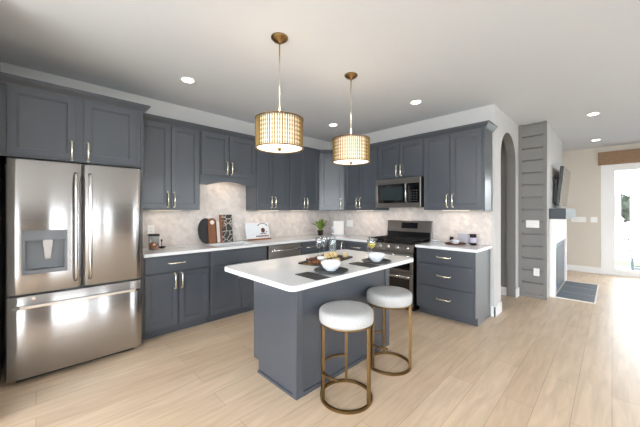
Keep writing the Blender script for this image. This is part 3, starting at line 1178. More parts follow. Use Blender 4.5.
# back panel
bm = B()
prism(bm, [(0.555, 0.905), (0.615, 0.905), (0.615, 1.21), (0.585, 1.21), (0.568, 1.045)], 0.0, RW, 0, lambda u, v, w: (w, u, v))
box(bm, 0.02, RW - 0.02, 0.552, 0.569, 0.921, 1.04, 1)
bk = obj('back_panel', bm, [M_STEELD, M_BLACK], rg, 0.003)
bm = B()
obox(bm, (RW * 0.52, 0.5735, 1.135), (0.135, 0, 0), (0, 0.002, 0), (0, 0.0073, 0.045))
obj('display', bm, M_CLOCK, bk)
# grates and burners
for gx0, gx1 in ((0.02, 0.262), (0.267, 0.485), (0.490, 0.732)):
    bm = B()
    zt = 0.962
    for x in (gx0, gx1 - 0.012):
        box(bm, x, x + 0.012, 0.03, 0.53, zt - 0.014, zt)
    for y in (0.03, 0.145, 0.275, 0.405, 0.518):
        box(bm, gx0 + 0.012, gx1 - 0.012, y, y + 0.012, zt - 0.012, zt)
    xm = (gx0 + gx1) / 2
    box(bm, xm - 0.006, xm + 0.006, 0.042, 0.518, zt - 0.0115, zt + 0.0005)
    for x in (gx0 + 0.001, gx1 - 0.013):
        for y in (0.035, 0.515):
            box(bm, x, x + 0.012, y, y + 0.010, 0.920, zt - 0.012)
    obj('grate', bm, M_IRON, rg)
for x, y in ((0.14, 0.15), (0.14, 0.41), (0.376, 0.28), (0.61, 0.15), (0.61, 0.41)):
    bm = B()
    lathe(bm, [(0.048, 0), (0.048, 0.010), (0.034, 0.012), (0.034, 0.020), (0.03, 0.022)], 18, (x, y, 0.920))
    obj('burner', bm, M_IRON, rg)

# ------------------------------------------------------------------ island
isl = thing('kitchen_island', 'slate-blue kitchen island under a white quartz top, behind the two stools', 'island', (1.34, 1.60, 0))
IW, IDp = 1.204, 0.572
bm = B()
box(bm, 0.0, IW, 0.0, IDp, 0.10, 0.878)
box(bm, 0.0, IW, 0.0, IDp - 0.075, 0.0, 0.10)
obj('carcass', bm, M_CAB, isl)
bm = B()
prism(bm, [(-0.012, -0.012), (0.055, -0.012), (0.055, 0), (0, 0), (0, 0.035), (-0.012, 0.035)], 0, 0.878)
obj('corner_trim', bm, M_CAB, isl, 0.002)
bm = B()
prism(bm, [(IW + 0.012, -0.012), (IW + 0.012, 0.035), (IW, 0.035), (IW, 0), (IW - 0.055, 0), (IW - 0.055, -0.012)], 0, 0.878)
obj('corner_trim', bm, M_CAB, isl, 0.002)
bm = B()
box(bm, 0.055, IW - 0.055, -0.012, 0.0, 0.0, 0.03)
box(bm, -0.012, 0.0, 0.035, IDp - 0.075, 0.0, 0.02)
box(bm, IW, IW + 0.012, 0.035, IDp - 0.075, 0.0, 0.02)
obj('base_shoe', bm, M_CAB, isl)
wd = IW / 3
for i in range(3):
    bm = B()
    shaker(bm, 0.012 + i * wd, (i + 1) * wd - 0.012, 0.112, 0.685)
    o = obj('door', bm, M_CAB, isl, loc=(IW, IDp, 0), rot=(0, 0, PI))
    pull(i * wd + 0.05, 0.59, True, o)
    bm = B()
    slab(bm, 0.012 + i * wd, (i + 1) * wd - 0.012, 0.70, 0.862)
    o = obj('drawer', bm, M_CAB, isl, 0.003, loc=(IW, IDp, 0), rot=(0, 0, PI))
    pull((i + 0.5) * wd, 0.79, False, o)
bm = B()
prism(bm, rrect(1.068, 2.575, 1.315, 2.207, 0.055), 0.880, 0.914)
o = obj('countertop', bm, M_QUARTZ, None, 0.004)
tag(o, 'white quartz island countertop with rounded corners, set for two', 'countertop')

# ------------------------------------------------------------------ stools
def make_stool(loc, ang, label):
    t = thing('bar_stool', label, 'stool', loc, ang, 'round stools at the island')
    bm = B()
    prof = [(0.0, 0.560)] + [(0.188, 0.560), (0.196, 0.566), (0.198, 0.58)] + [(0.198, 0.625), (0.194, 0.640), (0.182, 0.650), (0.14, 0.654), (0.0, 0.656)]
    lathe(bm, prof[1:-1], 40, (0, 0, 0))
    s = obj('seat_cushion', bm, M_CUSH, t)
    bm = B()
    lathe(bm, [(0.185, 0.548), (0.190, 0.548), (0.190, 0.560), (0.185, 0.560), (0.170, 0.5595), (0.170, 0.549)], 40)
    obj('seat_band', bm, M_BRASS, t)
    bm = B()
    R = 0.182
    tube(bm, [(R * math.cos(2 * PI * i / 48), R * math.sin(2 * PI * i / 48), 0.010) for i in range(48)], 0.013, 4, True)
    obj('base_ring', bm, M_BRASS, t)
    for a in (0, 115, 240):
        a = math.radians(a)
        c, s_ = math.cos(a), math.sin(a)
        bm = B()
        obox(bm, (R * c, R * s_, 0.284), (0.0105 * c, 0.0105 * s_, 0), (-0.0105 * s_, 0.0105 * c, 0), (0, 0, 0.265))
        obj('leg', bm, M_BRASS, t)
    bm = B()
    Rf = 0.182
    tube(bm, [(Rf * math.cos(math.radians(a)), Rf * math.sin(math.radians(a)), 0.215) for a in range(0, 166, 7)], 0.009, 4)
    obj('footrest', bm, M_BRASS, t)
    return t
s1 = make_stool((1.620, 1.370, 0), math.radians(40), 'white round-cushioned brass stool nearest the camera, left one at the island')
dup(s1, (2.235, 1.392, 0), math.radians(48), 'white round-cushioned brass stool at the right end of the island')

# ------------------------------------------------------------------ pendants
def make_pendant(loc, label):
    t = thing('pendant_light', label, 'pendant lamp', loc, 0, 'drum pendants over the island')
    bm = B()
    lathe(bm, [(0.066, 0.0), (0.066, -0.012), (0.055, -0.016), (0.050, -0.028), (0.020, -0.034), (0.012, -0.050)], 28)
    obj('canopy', bm, M_BRASS, t)
    bm = B()
    lathe(bm, [(0.0055, -0.05), (0.0055, -0.64)], 8)
    obj('rod', bm, M_PULL, t)
    zt, zb = -0.655, -0.885
    bm = B()
    lathe(bm, [(0.163, zb + 0.006), (0.163, zt - 0.004), (0.160, zt - 0.004), (0.160, zb + 0.006), (0.163, zb + 0.006)], 40, cap=False)
    obj('shade_liner', bm, M_LIN, t)
    bm = B()
    lathe(bm, [(0.176, zb + 0.004), (0.176, zb + 0.008)], 40)
    df = obj('diffuser', bm, M_DIFF, t)
    bm = B()
    lathe(bm, [(0.004, zb - 0.022), (0.010, zb - 0.016), (0.012, zb - 0.008), (0.016, zb - 0.003), (0.016, zb + 0.003)], 14)
    obj('finial', bm, M_BRASS, t)
    bm = B()
    for z in (zb,):
        tube(bm, [(0.188 * math.cos(2 * PI * i / 48), 0.188 * math.sin(2 * PI * i / 48), z) for i in range(48)], 0.0045, 6, True)
    for a in range(3):
        a = 2 * PI * a / 3
        tube(bm, [(0.188 * math.cos(a), 0.188 * math.sin(a), zt), (0.006 * math.cos(a), 0.006 * math.sin(a), zt + 0.015)], 0.003, 6)
    for k in range(12):
        a = 2 * PI * k / 12
        tube(bm, [(0.188 * math.cos(a), 0.188 * math.sin(a), zb), (0.188 * math.cos(a), 0.188 * math.sin(a), zt)], 0.002, 5)
    tube(bm, [(0.188 * math.cos(2 * PI * i / 48), 0.188 * math.sin(2 * PI * i / 48), zt) for i in range(48)], 0.0045, 6, True)
    obj('shade_frame', bm, M_BRASS, t)
    bm = B()
    N = 60
    for i in range(N):
        a = 2 * PI * i / N
        rr = 0.182
        ps, rs = [], []
        K = 15
        for k in range(K):
            z = zb + (zt - zb) * k / (K - 1)
            ps.append((rr * math.cos(a), rr * math.sin(a), z))
            rs.append(0.0056 if k % 2 else 0.0034)
        tube(bm, ps, rs, 5)
    obj('beaded_strands', bm, M_GOLD, t)
    # the lamp's own light
    lamp('pendant_lamp', 'AREA', (loc[0], loc[1], loc[2] + zb - 0.03), 1.6, (1, 0.90, 0.76), 0.3)
    lamp('pendant_bulb', 'POINT', (loc[0], loc[1], loc[2] + zt + 0.06), 1.3, (1, 0.93, 0.86), 0.06)
    return t
make_pendant((1.378, 1.855, CE), 'gold beaded drum pendant, nearer and larger of the two over the island')
make_pendant((2.276, 1.860, CE), 'gold beaded drum pendant, farther one over the right half of the island')

# ------------------------------------------------------------------ downlights
def make_down(x, y, label, e=10):
    t = thing('ceiling_light', label, 'ceiling light', (x, y, CE), 0, 'recessed ceiling lights')
    bm = B()
    lathe(bm, [(0.052, -0.002), (0.075, -0.004), (0.078, -0.001), (0.078, 0)], 28)
    obj('trim_ring', bm, M_TRIM, t)
    bm = B()
    lathe(bm, [(0.055, -0.006), (0.055, -0.0035)], 24)
    obj('lens', bm, M_BULB, t)
    lamp('recessed_lamp', 'SPOT', (x, y, CE - 0.02), e, (1, 0.93, 0.84), 0.05, spot=math.radians(115), blend=0.8)
make_down(1.14, 3.137, 'round recessed ceiling light in front of the refrigerator cabinets')
make_down(3.393, 3.144, 'round recessed ceiling light near the kitchen corner, between the pendants')
make_down(3.426, 1.743, 'round recessed ceiling light in front of the range')
make_down(5.642, 0.19, 'round recessed ceiling light near the shiplap chimney breast')
make_down(7.75, 0.219, 'round recessed ceiling light farthest away, before the door valance')

# ------------------------------------------------------------------ table settings on island
IZ = 0.9145
def slate(loc, rz, label):
    bm = B()
    box(bm, -0.06, 0.06, -0.115, 0.115, 0, 0.005)
    o = obj('slate_board', bm, M_SLATE, None, 0.0015, loc=loc, rot=(0, 0, rz))
    tag(o, label, 'board', 'slates beside the plates')
slate((1.345, 1.440, IZ), math.radians(-2), 'small black slate rectangle left of the nearer plate')
slate((1.930, 1.440, IZ), math.radians(-2), 'small black slate rectangle between the two dark plates')
def plate_(loc, label):
    bm = B()
    lathe(bm, [(0.070, 0.0), (0.085, 0.003), (0.125, 0.012), (0.128, 0.016), (0.122, 0.016), (0.084, 0.008), (0.03, 0.007)], 40)
    o = obj('dinner_plate', bm, M_PLATE, None, loc=loc)
    tag(o, label, 'plate', 'dark plates on the island')
plate_((1.545, 1.452, IZ), 'round charcoal plate under the nearer white bowl')
plate_((2.110, 1.442, IZ), 'round charcoal plate under the farther white bowl')
def bowl_(loc, label):
    bm = B()
    lathe(bm, [(0.030, 0.0), (0.034, 0.0), (0.036, 0.006), (0.058, 0.022), (0.072, 0.052), (0.075, 0.068), (0.072, 0.068), (0.068, 0.052), (0.054, 0.026), (0.02, 0.012)], 36)
    o = obj('bowl', bm, M_CERA, None, loc=loc)
    tag(o, label, 'bowl', 'white bowls on the island')
bowl_((1.545, 1.452, IZ + 0.008), 'white bowl on the nearer dark plate')
bowl_((2.110, 1.442, IZ + 0.008), 'white bowl on the farther dark plate, by the wine')

def wineglass(loc, label, fill=0.0):
    t = thing('wine_glass', label, 'wine glass', loc)
    bm = B()
    prof = [(0.034, 0.0), (0.034, 0.002), (0.008, 0.006), (0.004, 0.012), (0.004, 0.075), (0.012, 0.085), (0.032, 0.105), (0.041, 0.130), (0.040, 0.155), (0.032, 0.190), (0.031, 0.190), (0.0385, 0.155), (0.0395, 0.130), (0.0305, 0.107), (0.008, 0.088)]
    lathe(bm, prof, 28)
    obj('glass', bm, M_GLASS, t)
    if fill:
        bm = B()
        lathe(bm, [(0.008, 0.089), (0.030, 0.108), (0.0385, 0.128), (0.0385, 0.137), (0.002, 0.137)], 24)
        obj('wine', bm, M_WINE, t)
    return t
wineglass((1.965, 2.005, IZ), 'empty wine glass behind the snack board, left of the bottle')
wineglass((2.060, 2.035, IZ), 'empty wine glass close beside the clear bottle')
wineglass((2.285, 1.615, IZ), 'wine glass of pale white wine behind the farther bowl', 1)
t = thing('glass_bottle', 'clear glass bottle with a pale stopper behind the snack board', 'bottle', (2.19, 2.035, IZ))
bm = B()
lathe(bm, [(0.038, 0.0), (0.040, 0.004), (0.040, 0.14), (0.034, 0.165), (0.016, 0.195), (0.014, 0.255), (0.012, 0.255), (0.014, 0.195), (0.031, 0.165), (0.037, 0.14), (0.037, 0.008), (0.005, 0.006)], 28)
obj('glass', bm, M_GLASS, t)
bm = B()
lathe(bm, [(0.0105, 0.245), (0.0115, 0.262), (0.018, 0.266), (0.018, 0.280), (0.010, 0.284)], 16)
obj('stopper', bm, M_GREY, t)
bm = B()
lathe(bm, [(0.005, 0.009), (0.0365, 0.009), (0.0365, 0.07), (0.002, 0.07)], 24)
obj('water', bm, M_GLASS, t)

t = thing('serving_board', 'long dark serving board of snacks across the middle of the island', 'serving board', (1.865, 1.800, IZ), math.radians(13))
bm = B()
prism(bm, rrect(-0.28, 0.28, -0.125, 0.125, 0.02, 4), 0, 0.012)
obj('board', bm, M_BOARD, t, 0.002)
bm = B()
tube(bm, [(-0.28, -0.04, 0.008), (-0.315, -0.035, 0.018), (-0.315, 0.035, 0.018), (-0.28, 0.04, 0.008)], 0.005, 6)
obj('handle', bm, M_BRASS, t)
cb13, sb13 = math.cos(math.radians(13)), math.sin(math.radians(13))
def onboard(u, v, z):
    return (1.865 + u * cb13 - v * sb13, 1.800 + u * sb13 + v * cb13, IZ + 0.0125 + z)
# crackers, cheese, grapes, nuts: one of each then copies
bm = B()
lathe(bm, [(0.020, 0), (0.021, 0.002), (0.020, 0.004)], 14)
cr = obj('cracker', bm, M_CRACK, None, loc=onboard(-0.08, -0.04, 0.0))
tag(cr, 'round golden cracker lying on the dark serving board', 'cracker', 'crackers on the serving board')
bm = B()
box(bm, -0.013, 0.013, -0.013, 0.013, 0, 0.022)
ch = obj('cheese_cube', bm, M_CHEESE, None, 0.002, loc=onboard(0.10, -0.05, 0))
tag(ch, 'yellow cheese cube on the dark serving board', 'cheese', 'cheese cubes on the serving board')
bm = B()
bmesh.ops.create_uvsphere(bm, u_segments=12, v_segments=8, radius=0.011)
for f in bm.faces:
    f.smooth = True
gp = obj('grape', bm, M_GRAPE, None, loc=onboard(-0.02, 0.05, 0.011))
tag(gp, 'dark red grape in the heap on the serving board', 'grape', 'grapes on the serving board')
bm = B()
bmesh.ops.create_icosphere(bm, subdivisions=2, radius=0.008)
bmesh.ops.scale(bm, vec=(1.4, 0.9, 0.8), verts=bm.verts[:])
nu = obj('nut', bm, M_NUT, None, loc=onboard(-0.2, 0.0, 0.0065))
tag(nu, 'small brown nut scattered on the left end of the serving board', 'nut', 'nuts on the serving board')
rnd = random.Random(3)
def lay(src, n, u0, u1, v0, v1, gap, tilt=0.0, zz=0.0):
    done = []
    tries = 0
    while len(done) < n and tries < 400:
        tries += 1
        u, v = rnd.uniform(u0, u1), rnd.uniform(v0, v1)
        if all((u - a) ** 2 + (v - b_) ** 2 > gap ** 2 for a, b_ in done):
            done.append((u, v))
            c = src if len(done) == 1 else src.copy()
            if c is not src:
                COL.objects.link(c)
            c.location = onboard(u, v, zz)
            c.rotation_euler = (0, 0, rnd.uniform(0, 3))
lay(cr, 14, -0.08, 0.11, -0.10, -0.03, 0.043)
lay(ch, 12, -0.02, 0.24, 0.005, 0.045, 0.034)
for k, (u, v) in enumerate(((0.02, 0.02), (0.055, 0.03), (0.09, 0.018), (0.125, 0.032), (0.16, 0.02))):
    c = ch.copy()
    COL.objects.link(c)
    c.location = onboard(u, v, 0.0225)
    c.rotation_euler = (0, 0, k * 0.7)
lay(gp, 26, -0.16, 0.14, 0.065, 0.11, 0.0225, zz=0.011)
lay(nu, 24, -0.25, -0.12, -0.10, 0.04, 0.024, zz=0.0065)
# second layer of crackers resting on the first ones, cheese wedge
bm = B()
prism(bm, [(0, 0), (0.085, 0.0), (0.078, 0.05)], 0, 0.036)
o = obj('cheese_wedge', bm, M_CHEESE, None, 0.003, loc=onboard(0.15, -0.09, 0), rot=(0, 0, math.radians(15)))
tag(o, 'pale yellow wedge of cheese at the right end of the serving board', 'cheese')
t = thing('snack_dish', 'small white dish of yellow dip in the middle of the serving board', 'dish', onboard(-0.035, 0.02, 0) if False else onboard(-0.065, 0.025, 0))
bm = B()
lathe(bm, [(0.020, 0), (0.030, 0.004), (0.036, 0.028), (0.033, 0.028), (0.027, 0.008), (0.004, 0.006)], 24)
obj('dish', bm, M_CERA, t)
bm = B()
lathe(bm, [(0.004, 0.007), (0.026, 0.009), (0.0315, 0.022), (0.002, 0.024)], 20)
obj('dip', bm, M_CHEESE, t)

# ------------------------------------------------------------------ sink-wall counter items
CZT = 0.9145
def lean(name, bm, mats, x, z0, w, h, depth_gap, label, cat, th):
    pass
# round black board leaning, at left
LT = math.radians(-9)
def leaning(bm, mats, name, x, ybase, label, cat='cutting board', tilt=LT, bevel=0.002, rz=0.0):
    o = obj(name, bm, mats, None, bevel, loc=(x, ybase, CZT), rot=(tilt, 0, rz))
    tag(o, label, cat)
    return o
bm = B()
prism(bm, [(0.135 * math.cos(2 * PI * i / 40) * 0.82, 0.175 + 0.175 * math.sin(2 * PI * i / 40)) for i in range(40)], 0, 0.010, 0, lambda u, v, w: (u, w, v))
leaning(bm, M_SLATE, 'cutting_board', 1.665, 3.888, 'oval black board at the back left of the leaning boards')
t = thing('cutting_board', 'walnut board with a rounded top and pale hanging hole, leaning', 'cutting board', (1.745, 3.868, CZT))
t.rotation_euler = (math.radians(-8), 0, 0)
bm = B()
pp = [(-0.06, 0), (0.06, 0), (0.06, 0.30)] + [(0.06 * math.cos(PI * i / 12), 0.30 + 0.05 * math.sin(PI * i / 12)) for i in range(1, 12)] + [(-0.06, 0.30)]
prism(bm, pp, 0, 0.014, 0, lambda u, v, w: (u, w, v))
obj('board', bm, M_WOOD, t, 0.002)
bm = B()
lathe(bm, [(0.030, -0.002), (0.030, 0.0)], 18, (0, 0, 0.29), axis='y')
obj('inlay', bm, M_WMARB, t)
bm = B()
box(bm, 0.042, 0.058, -0.002, 0.0, 0.01, 0.29)
obj('stripe', bm, M_WOODD, t)
bm = B()
pp = [(0.12 * math.cos(2 * PI * i / 40) * 0.95, 0.15 + 0.15 * math.sin(2 * PI * i / 40)) for i in range(40)]
prism(bm, pp, 0, 0.010, 0, lambda u, v, w: (u, w, v))
leaning(bm, M_WMARB, 'cutting_board', 1.845, 3.902, 'round white marble board between the walnut board and black marble board')
t = thing('cutting_board', 'tall black marble board with pale veins and a walnut edge', 'cutting board', (1.955, 3.878, CZT))
t.rotation_euler = (math.radians(-7), 0, 0)
bm = B()
box(bm, -0.065, 0.095, 0, 0.014, 0, 0.395)
obj('slab', bm, M_BMARB, t, 0.002)
bm = B()
box(bm, -0.095, -0.066, -0.001, 0.015, 0, 0.395)
prism(bm, [(-0.06, 0.20), (-0.035, 0.20), (-0.03, 0.30), (-0.045, 0.375), (-0.06, 0.30)], -0.008, -0.001, 0, lambda u, v, w: (u, w, v))
obj('walnut_edge', bm, M_WOOD, t, 0.002)

# printed white plaque / cookbook on small stand
t = thing('printed_board', 'white printed board with a small brown animal drawing, on a wooden rest', 'board', (2.445, 3.83, CZT))
bm = B()
box(bm, -0.20, 0.215, 0, 0.012, 0, 0.245)
o = obj('board', bm, M_CERA, t, 0.003, loc=(0, 0.0, 0.022), rot=(math.radians(-14), 0, 0))
# small drawing: a stylised flower-like print, body, ears and feet
bm = B()
def blot(cx, cz, rx, rz_, n=14):
    prism(bm, [(cx + rx * math.cos(2 * PI * i / n), cz + rz_ * math.sin(2 * PI * i / n)) for i in range(n)], -0.002, 0.0, 0, lambda u, v, w: (u, w, v))
blot(0.10, 0.125, 0.036, 0.040)
for k in range(7):
    a = math.radians(20 + 140 * k / 6)
    blot(0.10 + 0.085 * math.cos(a), 0.185 + 0.05 * math.sin(a), 0.013, 0.009, 8)
for k in range(4):
    blot(0.055 + 0.03 * k, 0.072, 0.010, 0.012, 8)
blot(0.165, 0.10, 0.012, 0.010, 8)
obj('print', bm, M_WOODD, o)
bm = B()
for k in range(9):
    box(bm, -0.035 + 0.026 * k, -0.017 + 0.026 * k, -0.002, 0, 0.022, 0.045)
obj('lettering_band', bm, M_WOODD, o)
bm = B()
box(bm, -0.17, 0.215, -0.03, 0.05, 0, 0.022)
obj('rest', bm, M_WOOD, t, 0.003)

# glass canister with amber contents
t = thing('glass_canister', 'clear glass canister with a black lid and amber contents beside the refrigerator', 'canister', (0.965, 3.70, CZT))
bm = B()
lathe(bm, [(0.052, 0), (0.055, 0.004), (0.055, 0.160), (0.052, 0.160), (0.052, 0.006), (0.004, 0.005)], 28)
obj('glass', bm, M_GLASS, t)
bm = B()
lathe(bm, [(0.004, 0.006), (0.048, 0.0065), (0.051, 0.03), (0.046, 0.075), (0.02, 0.088), (0.003, 0.09)], 22)
obj('amber_sweets', bm, M_AMBER, t)
bm = B()
lathe(bm, [(0.050, 0.161), (0.060, 0.161), (0.060, 0.178), (0.050, 0.182)], 28)
obj('lid', bm, M_BLACK, t)
t = thing('ornament_dish', 'little black dish with an upright stem, right of the glass canister', 'dish', (1.075, 3.80, CZT))
bm = B()
lathe(bm, [(0.022, 0), (0.030, 0.004), (0.052, 0.018), (0.050, 0.020), (0.026, 0.008), (0.004, 0.008)], 24)
obj('dish', bm, M_BLACK, t)
bm = B()
lathe(bm, [(0.006, 0.009), (0.004, 0.03), (0.004, 0.075), (0.010, 0.085), (0.010, 0.10), (0.004, 0.106)], 12)
obj('stem', bm, M_JARD, t)
# spoon
bm = B()
tube(bm, [(-0.09, 0, 0.008), (-0.03, 0, 0.005), (0.04, 0, 0.006), (0.07, 0, 0.009)], [0.004, 0.003, 0.003, 0.005], 8)
lathe(bm, [(0.006, 0.002), (0.017, 0.006), (0.020, 0.010), (0.018, 0.010), (0.005, 0.005)], 16, (-0.105, 0, 0))
o = obj('spoon', bm, M_STEELD, None, loc=(1.22, 3.66, CZT), rot=(0, 0, math.radians(-12)))
tag(o, 'steel spoon lying on the counter left of the sink', 'spoon')

# plant in corner
t = thing('potted_plant', 'small leafy green plant in a dark pot near the kitchen corner', 'plant', (3.70, 3.74, CZT))
bm = B()
lathe(bm, [(0.040, 0), (0.044, 0.002), (0.056, 0.092), (0.058, 0.095), (0.053, 0.095), (0.050, 0.08)], 24)
obj('pot', bm, M_POT, t)
bm = B()
lathe(bm, [(0.050, 0.072), (0.050, 0.081)], 20)
obj('soil', bm, M_SOIL, t)
bm = B()
rp = random.Random(11)
for i in range(46):
    a = rp.uniform(0, 2 * PI)
    le = rp.uniform(0.13, 0.26)
    sp = rp.uniform(0.2, 1.0)
    w = rp.uniform(0.014, 0.026)
    dx, dy = math.cos(a), math.sin(a)
    prev = None
    for k in range(6):
        u = k / 5
        r = 0.012 + sp * le * 0.75 * u ** 1.4
        z = 0.08 + le * (u - 0.35 * sp * u * u)
        ww = w * math.sin(PI * min(0.97, u * 0.9 + 0.1))
        a_ = bm.verts.new((dx * r - dy * ww, dy * r + dx * ww, z))
        m_ = bm.verts.new((dx * r, dy * r, z - 0.003))
        b_ = bm.verts.new((dx * r + dy * ww, dy * r - dx * ww, z))
        if prev:
            bm.faces.new((prev[0], prev[1], m_, a_)).smooth = True
            bm.faces.new((prev[1], prev[2], b_, m_)).smooth = True
        prev = (a_, m_, b_)
obj('foliage', bm, M_LEAF, t)
# cards / frame in the corner
t = thing('picture_frame', 'cream framed card leaning in the corner right of the plant', 'frame', (4.06, 3.62, CZT), math.radians(-55))
bm = B()
f3f = lambda u, v, w: (u, w, v)
cells(bm, [-0.10, -0.085, 0.085, 0.10], [0, 0.015, 0.245, 0.26], lambda u, v: not (abs(u) < 0.085 and 0.015 < v < 0.245), 0, 0.015, 0, f3f)
fo = obj('frame', bm, M_CERA, t, rot=(math.radians(-8), 0, 0))
bm = B()
box(bm, -0.085, 0.085, 0.004, 0.012, 0.015, 0.245)
obj('card', bm, M_WMARB, t, rot=(math.radians(-8), 0, 0))

# ------------------------------------------------------------------ right counter items
bm = B()
lathe(bm, [(0.10, 0), (0.125, 0.004), (0.13, 0.018), (0.126, 0.018), (0.12, 0.007), (0.01, 0.006)], 32)
o = obj('round_tray', bm, M_WOODD, None, loc=(4.0, 1.475, CZT))
tag(o, 'dark round tray on the short countertop right of the range', 'tray')
t = thing('tea_cup', 'white cup sitting on the dark round tray', 'cup', (3.965, 1.46, CZT + 0.0075))
bm = B()
lathe(bm, [(0.022, 0), (0.030, 0.003), (0.046, 0.030), (0.050, 0.055), (0.047, 0.055), (0.043, 0.032), (0.027, 0.008), (0.004, 0.006)], 26)
obj('bowl', bm, M_CERA, t)
bm = B()
tube(bm, [(0.0, 0.046, 0.045), (0.0, 0.066, 0.043), (0.0, 0.070, 0.028), (0.0, 0.058, 0.016), (0.0, 0.038, 0.020)], 0.004, 8)
obj('handle', bm, M_CERA, t)
bm = B()
lathe(bm, [(0.024, 0), (0.026, 0.003), (0.026, 0.075), (0.020, 0.080), (0.020, 0.088)], 20)
o = obj('small_jar', bm, M_JARD, None, loc=(4.045, 1.54, CZT + 0.0075))
tag(o, 'small dark jar on the round tray behind the white cup', 'jar')
bm = B()
box(bm, -0.07, 0.07, 0, 0.045, 0, 0.135)
o = obj('grey_box', bm, M_GREY, None, 0.003, loc=(4.138, 1.43, CZT), rot=(0, 0, -PI / 2))
o.name = 'box'
tag(o, 'pale grey upright box against the backsplash behind the round tray', 'box')
t = thing('candle_jar', 'dark jar with a lavender label, rightmost item on the short countertop', 'jar', (4.07, 1.275, CZT))
bm = B()
lathe(bm, [(0.036, 0), (0.040, 0.003), (0.040, 0.125), (0.034, 0.130)], 26)
obj('jar', bm, M_JARD, t)
bm = B()
lathe(bm, [(0.0405, 0.030), (0.0412, 0.031), (0.0412, 0.098), (0.0405, 0.099)], 26, cap=False)
obj('jar_label', bm, M_LAB, t)
bm = B()
lathe(bm, [(0.040, 0.1305), (0.042, 0.132), (0.042, 0.142), (0.036, 0.146)], 26)
obj('lid', bm, M_BLACK, t)
for k, (z, r, lb) in enumerate(((0.0, 0.085, 'wide shallow white dish next to the range, lower of two'), (0.024, 0.066, 'smaller white dish stacked on the wide one next to the range'))):
    bm = B()
    lathe(bm, [(r * 0.5, 0), (r * 0.6, 0.003), (r, 0.022), (r - 0.004, 0.022), (r * 0.55, 0.007), (0.004, 0.006)], 30)
    o = obj('shallow_dish', bm, M_CERA, None, loc=(3.97, 1.735, CZT + z))
    tag(o, lb, 'dish')

# ------------------------------------------------------------------ outdoors
GZ = -0.48
bm = B()
cells(bm, [FARX + 0.13, 13.9], [-9, 3], lambda x, y: True, GZ - 0.1, GZ)
o = struct('patio', bm, M_PATIO)
bm = B()
cells(bm, [13.9, 15.6], [-30, 20], lambda x, y: True, GZ - 0.1, GZ - 0.01)
o = struct('lawn', bm, M_GRASS)
bm = B()
cells(bm, [15.6, 100], [-90, 60], lambda x, y: True, GZ - 0.1, GZ - 0.012)
o = struct('ground', bm, M_FIELD)
bm = B()
cells(bm, [-30, FARX + 0.13], [-60, BACKY - 0.13], lambda x, y: True, GZ - 0.1, GZ - 0.005)
cells(bm, [-30, WESTX - 0.13], [BACKY - 0.13, 25], lambda x, y: True, GZ - 0.1, GZ - 0.005)
o = struct('bounce_terrace', bm, M_FIELD)  # unseen pale ground added to bounce daylight up onto the ceiling

ac = thing('patio_chair', 'teal slatted armchair standing on the patio outside the sliding door', 'chair', (13.42, -0.72, GZ), math.radians(0))
# faces -Y; back at +Y (left in the view)
def leg(x, y, z1, dy=0.0):
    bm = B()
    obox(bm, (x, y + dy / 2, z1 / 2), (0.022, 0, 0), (0, 0.022, 0), (0, dy / 2, z1 / 2))
    obj('leg', bm, M_TEAL, ac)
for x in (-0.28, 0.28):
    leg(x, 0.27, 0.36)
    leg(x, -0.27, 0.62)
bm = B()
for k in range(6):
    y = -0.26 + k * 0.09
    box(bm, -0.30, 0.30, y, y + 0.075, 0.34 + 0.0, 0.362)
obj('seat', bm, M_TEAL, ac)
bm = B()
for k in range(5):
    x = -0.24 + k * 0.12
    obox(bm, (x, 0.325, 0.67), (0.045, 0, 0), (0, 0.011, 0), (0, 0.035, 0.33))
obox(bm, (0, 0.375, 0.94), (0.30, 0, 0), (0, 0.012, 0), (0, 0.01, 0.035))
obj('backrest', bm, M_TEAL, ac)
for x in (-0.31, 0.31):
    bm = B()
    box(bm, x - 0.05, x + 0.05, -0.33, 0.34, 0.62, 0.645)
    obj('armrest', bm, M_TEAL, ac)
bm = B()
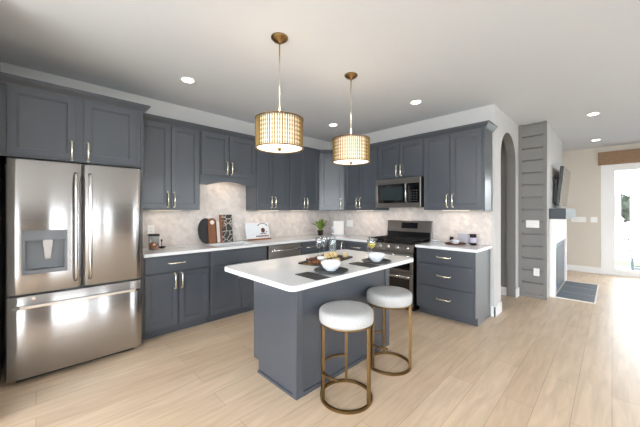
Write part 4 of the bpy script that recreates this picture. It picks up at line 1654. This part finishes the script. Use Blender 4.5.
box(bm, -0.28, 0.28, 0.255, 0.285, 0.05, 0.085)
box(bm, -0.295, -0.265, -0.25, 0.25, 0.05, 0.085)
box(bm, 0.265, 0.295, -0.25, 0.25, 0.05, 0.085)
obj('stretcher', bm, M_TEAL, ac)

def make_tree(loc, s, label):
    t = thing('tree', label, 'tree', loc, 0, 'hazy trees beyond the field')
    rt = random.Random(5)
    bm = B()
    tube(bm, [(0, 0, 0), (0.05, 0, 1.2), (-0.05, 0.05, 2.4), (0.05, 0, 3.4)], [0.16, 0.13, 0.09, 0.04], 8)
    for a in range(5):
        an = a * 1.3
        tube(bm, [(0, 0, 1.3 + 0.3 * a), (0.8 * math.cos(an), 0.8 * math.sin(an), 2.2 + 0.3 * a)], [0.06, 0.02], 6)
    obj('trunk', bm, M_BARK, t)
    bm = B()
    cl = [(rt.uniform(-1.3, 1.3), rt.uniform(-1.3, 1.3), rt.uniform(0.9, 3.6)) for _ in range(34)]
    for cx, cy, cz in cl:
        for _ in range(42):
            v = Vector((rt.gauss(0, 1), rt.gauss(0, 1), rt.gauss(0, 1))).normalized() * 0.55 * rt.uniform(0.6, 1.0)
            p = Vector((cx, cy, cz)) + v
            a = Vector((rt.gauss(0, 1), rt.gauss(0, 1), rt.gauss(0, 1))).normalized() * 0.24
            b_ = v.cross(a).normalized() * 0.2
            bm.faces.new([bm.verts.new(p + q) for q in (-a, b_, a, -b_)])
    obj('crown', bm, M_TREEL, t)
    t.scale = (s, s, s)
    return t
tr = make_tree((47, -0.5, GZ), 0.95, 'low rounded tree at the left end of the row seen through the sliding door')
TL = ['bushy tree second in the row outside, beside the door frame', 'taller bushy tree in the middle of the row outside the door',
      'tree toward the right of the row outside the door', 'tree above the patio chair, at the photo edge']
for k, (y, s, x) in enumerate(((-4.9, 1.0, 46), (-9.6, 1.08, 46.5), (5.4, 0.95, 49.5), (-15.5, 1.12, 48))):
    c = dup(tr, (x, y, GZ), k * 1.1, TL[k])
    c.scale = (s * 1.1, s * 1.1, s)
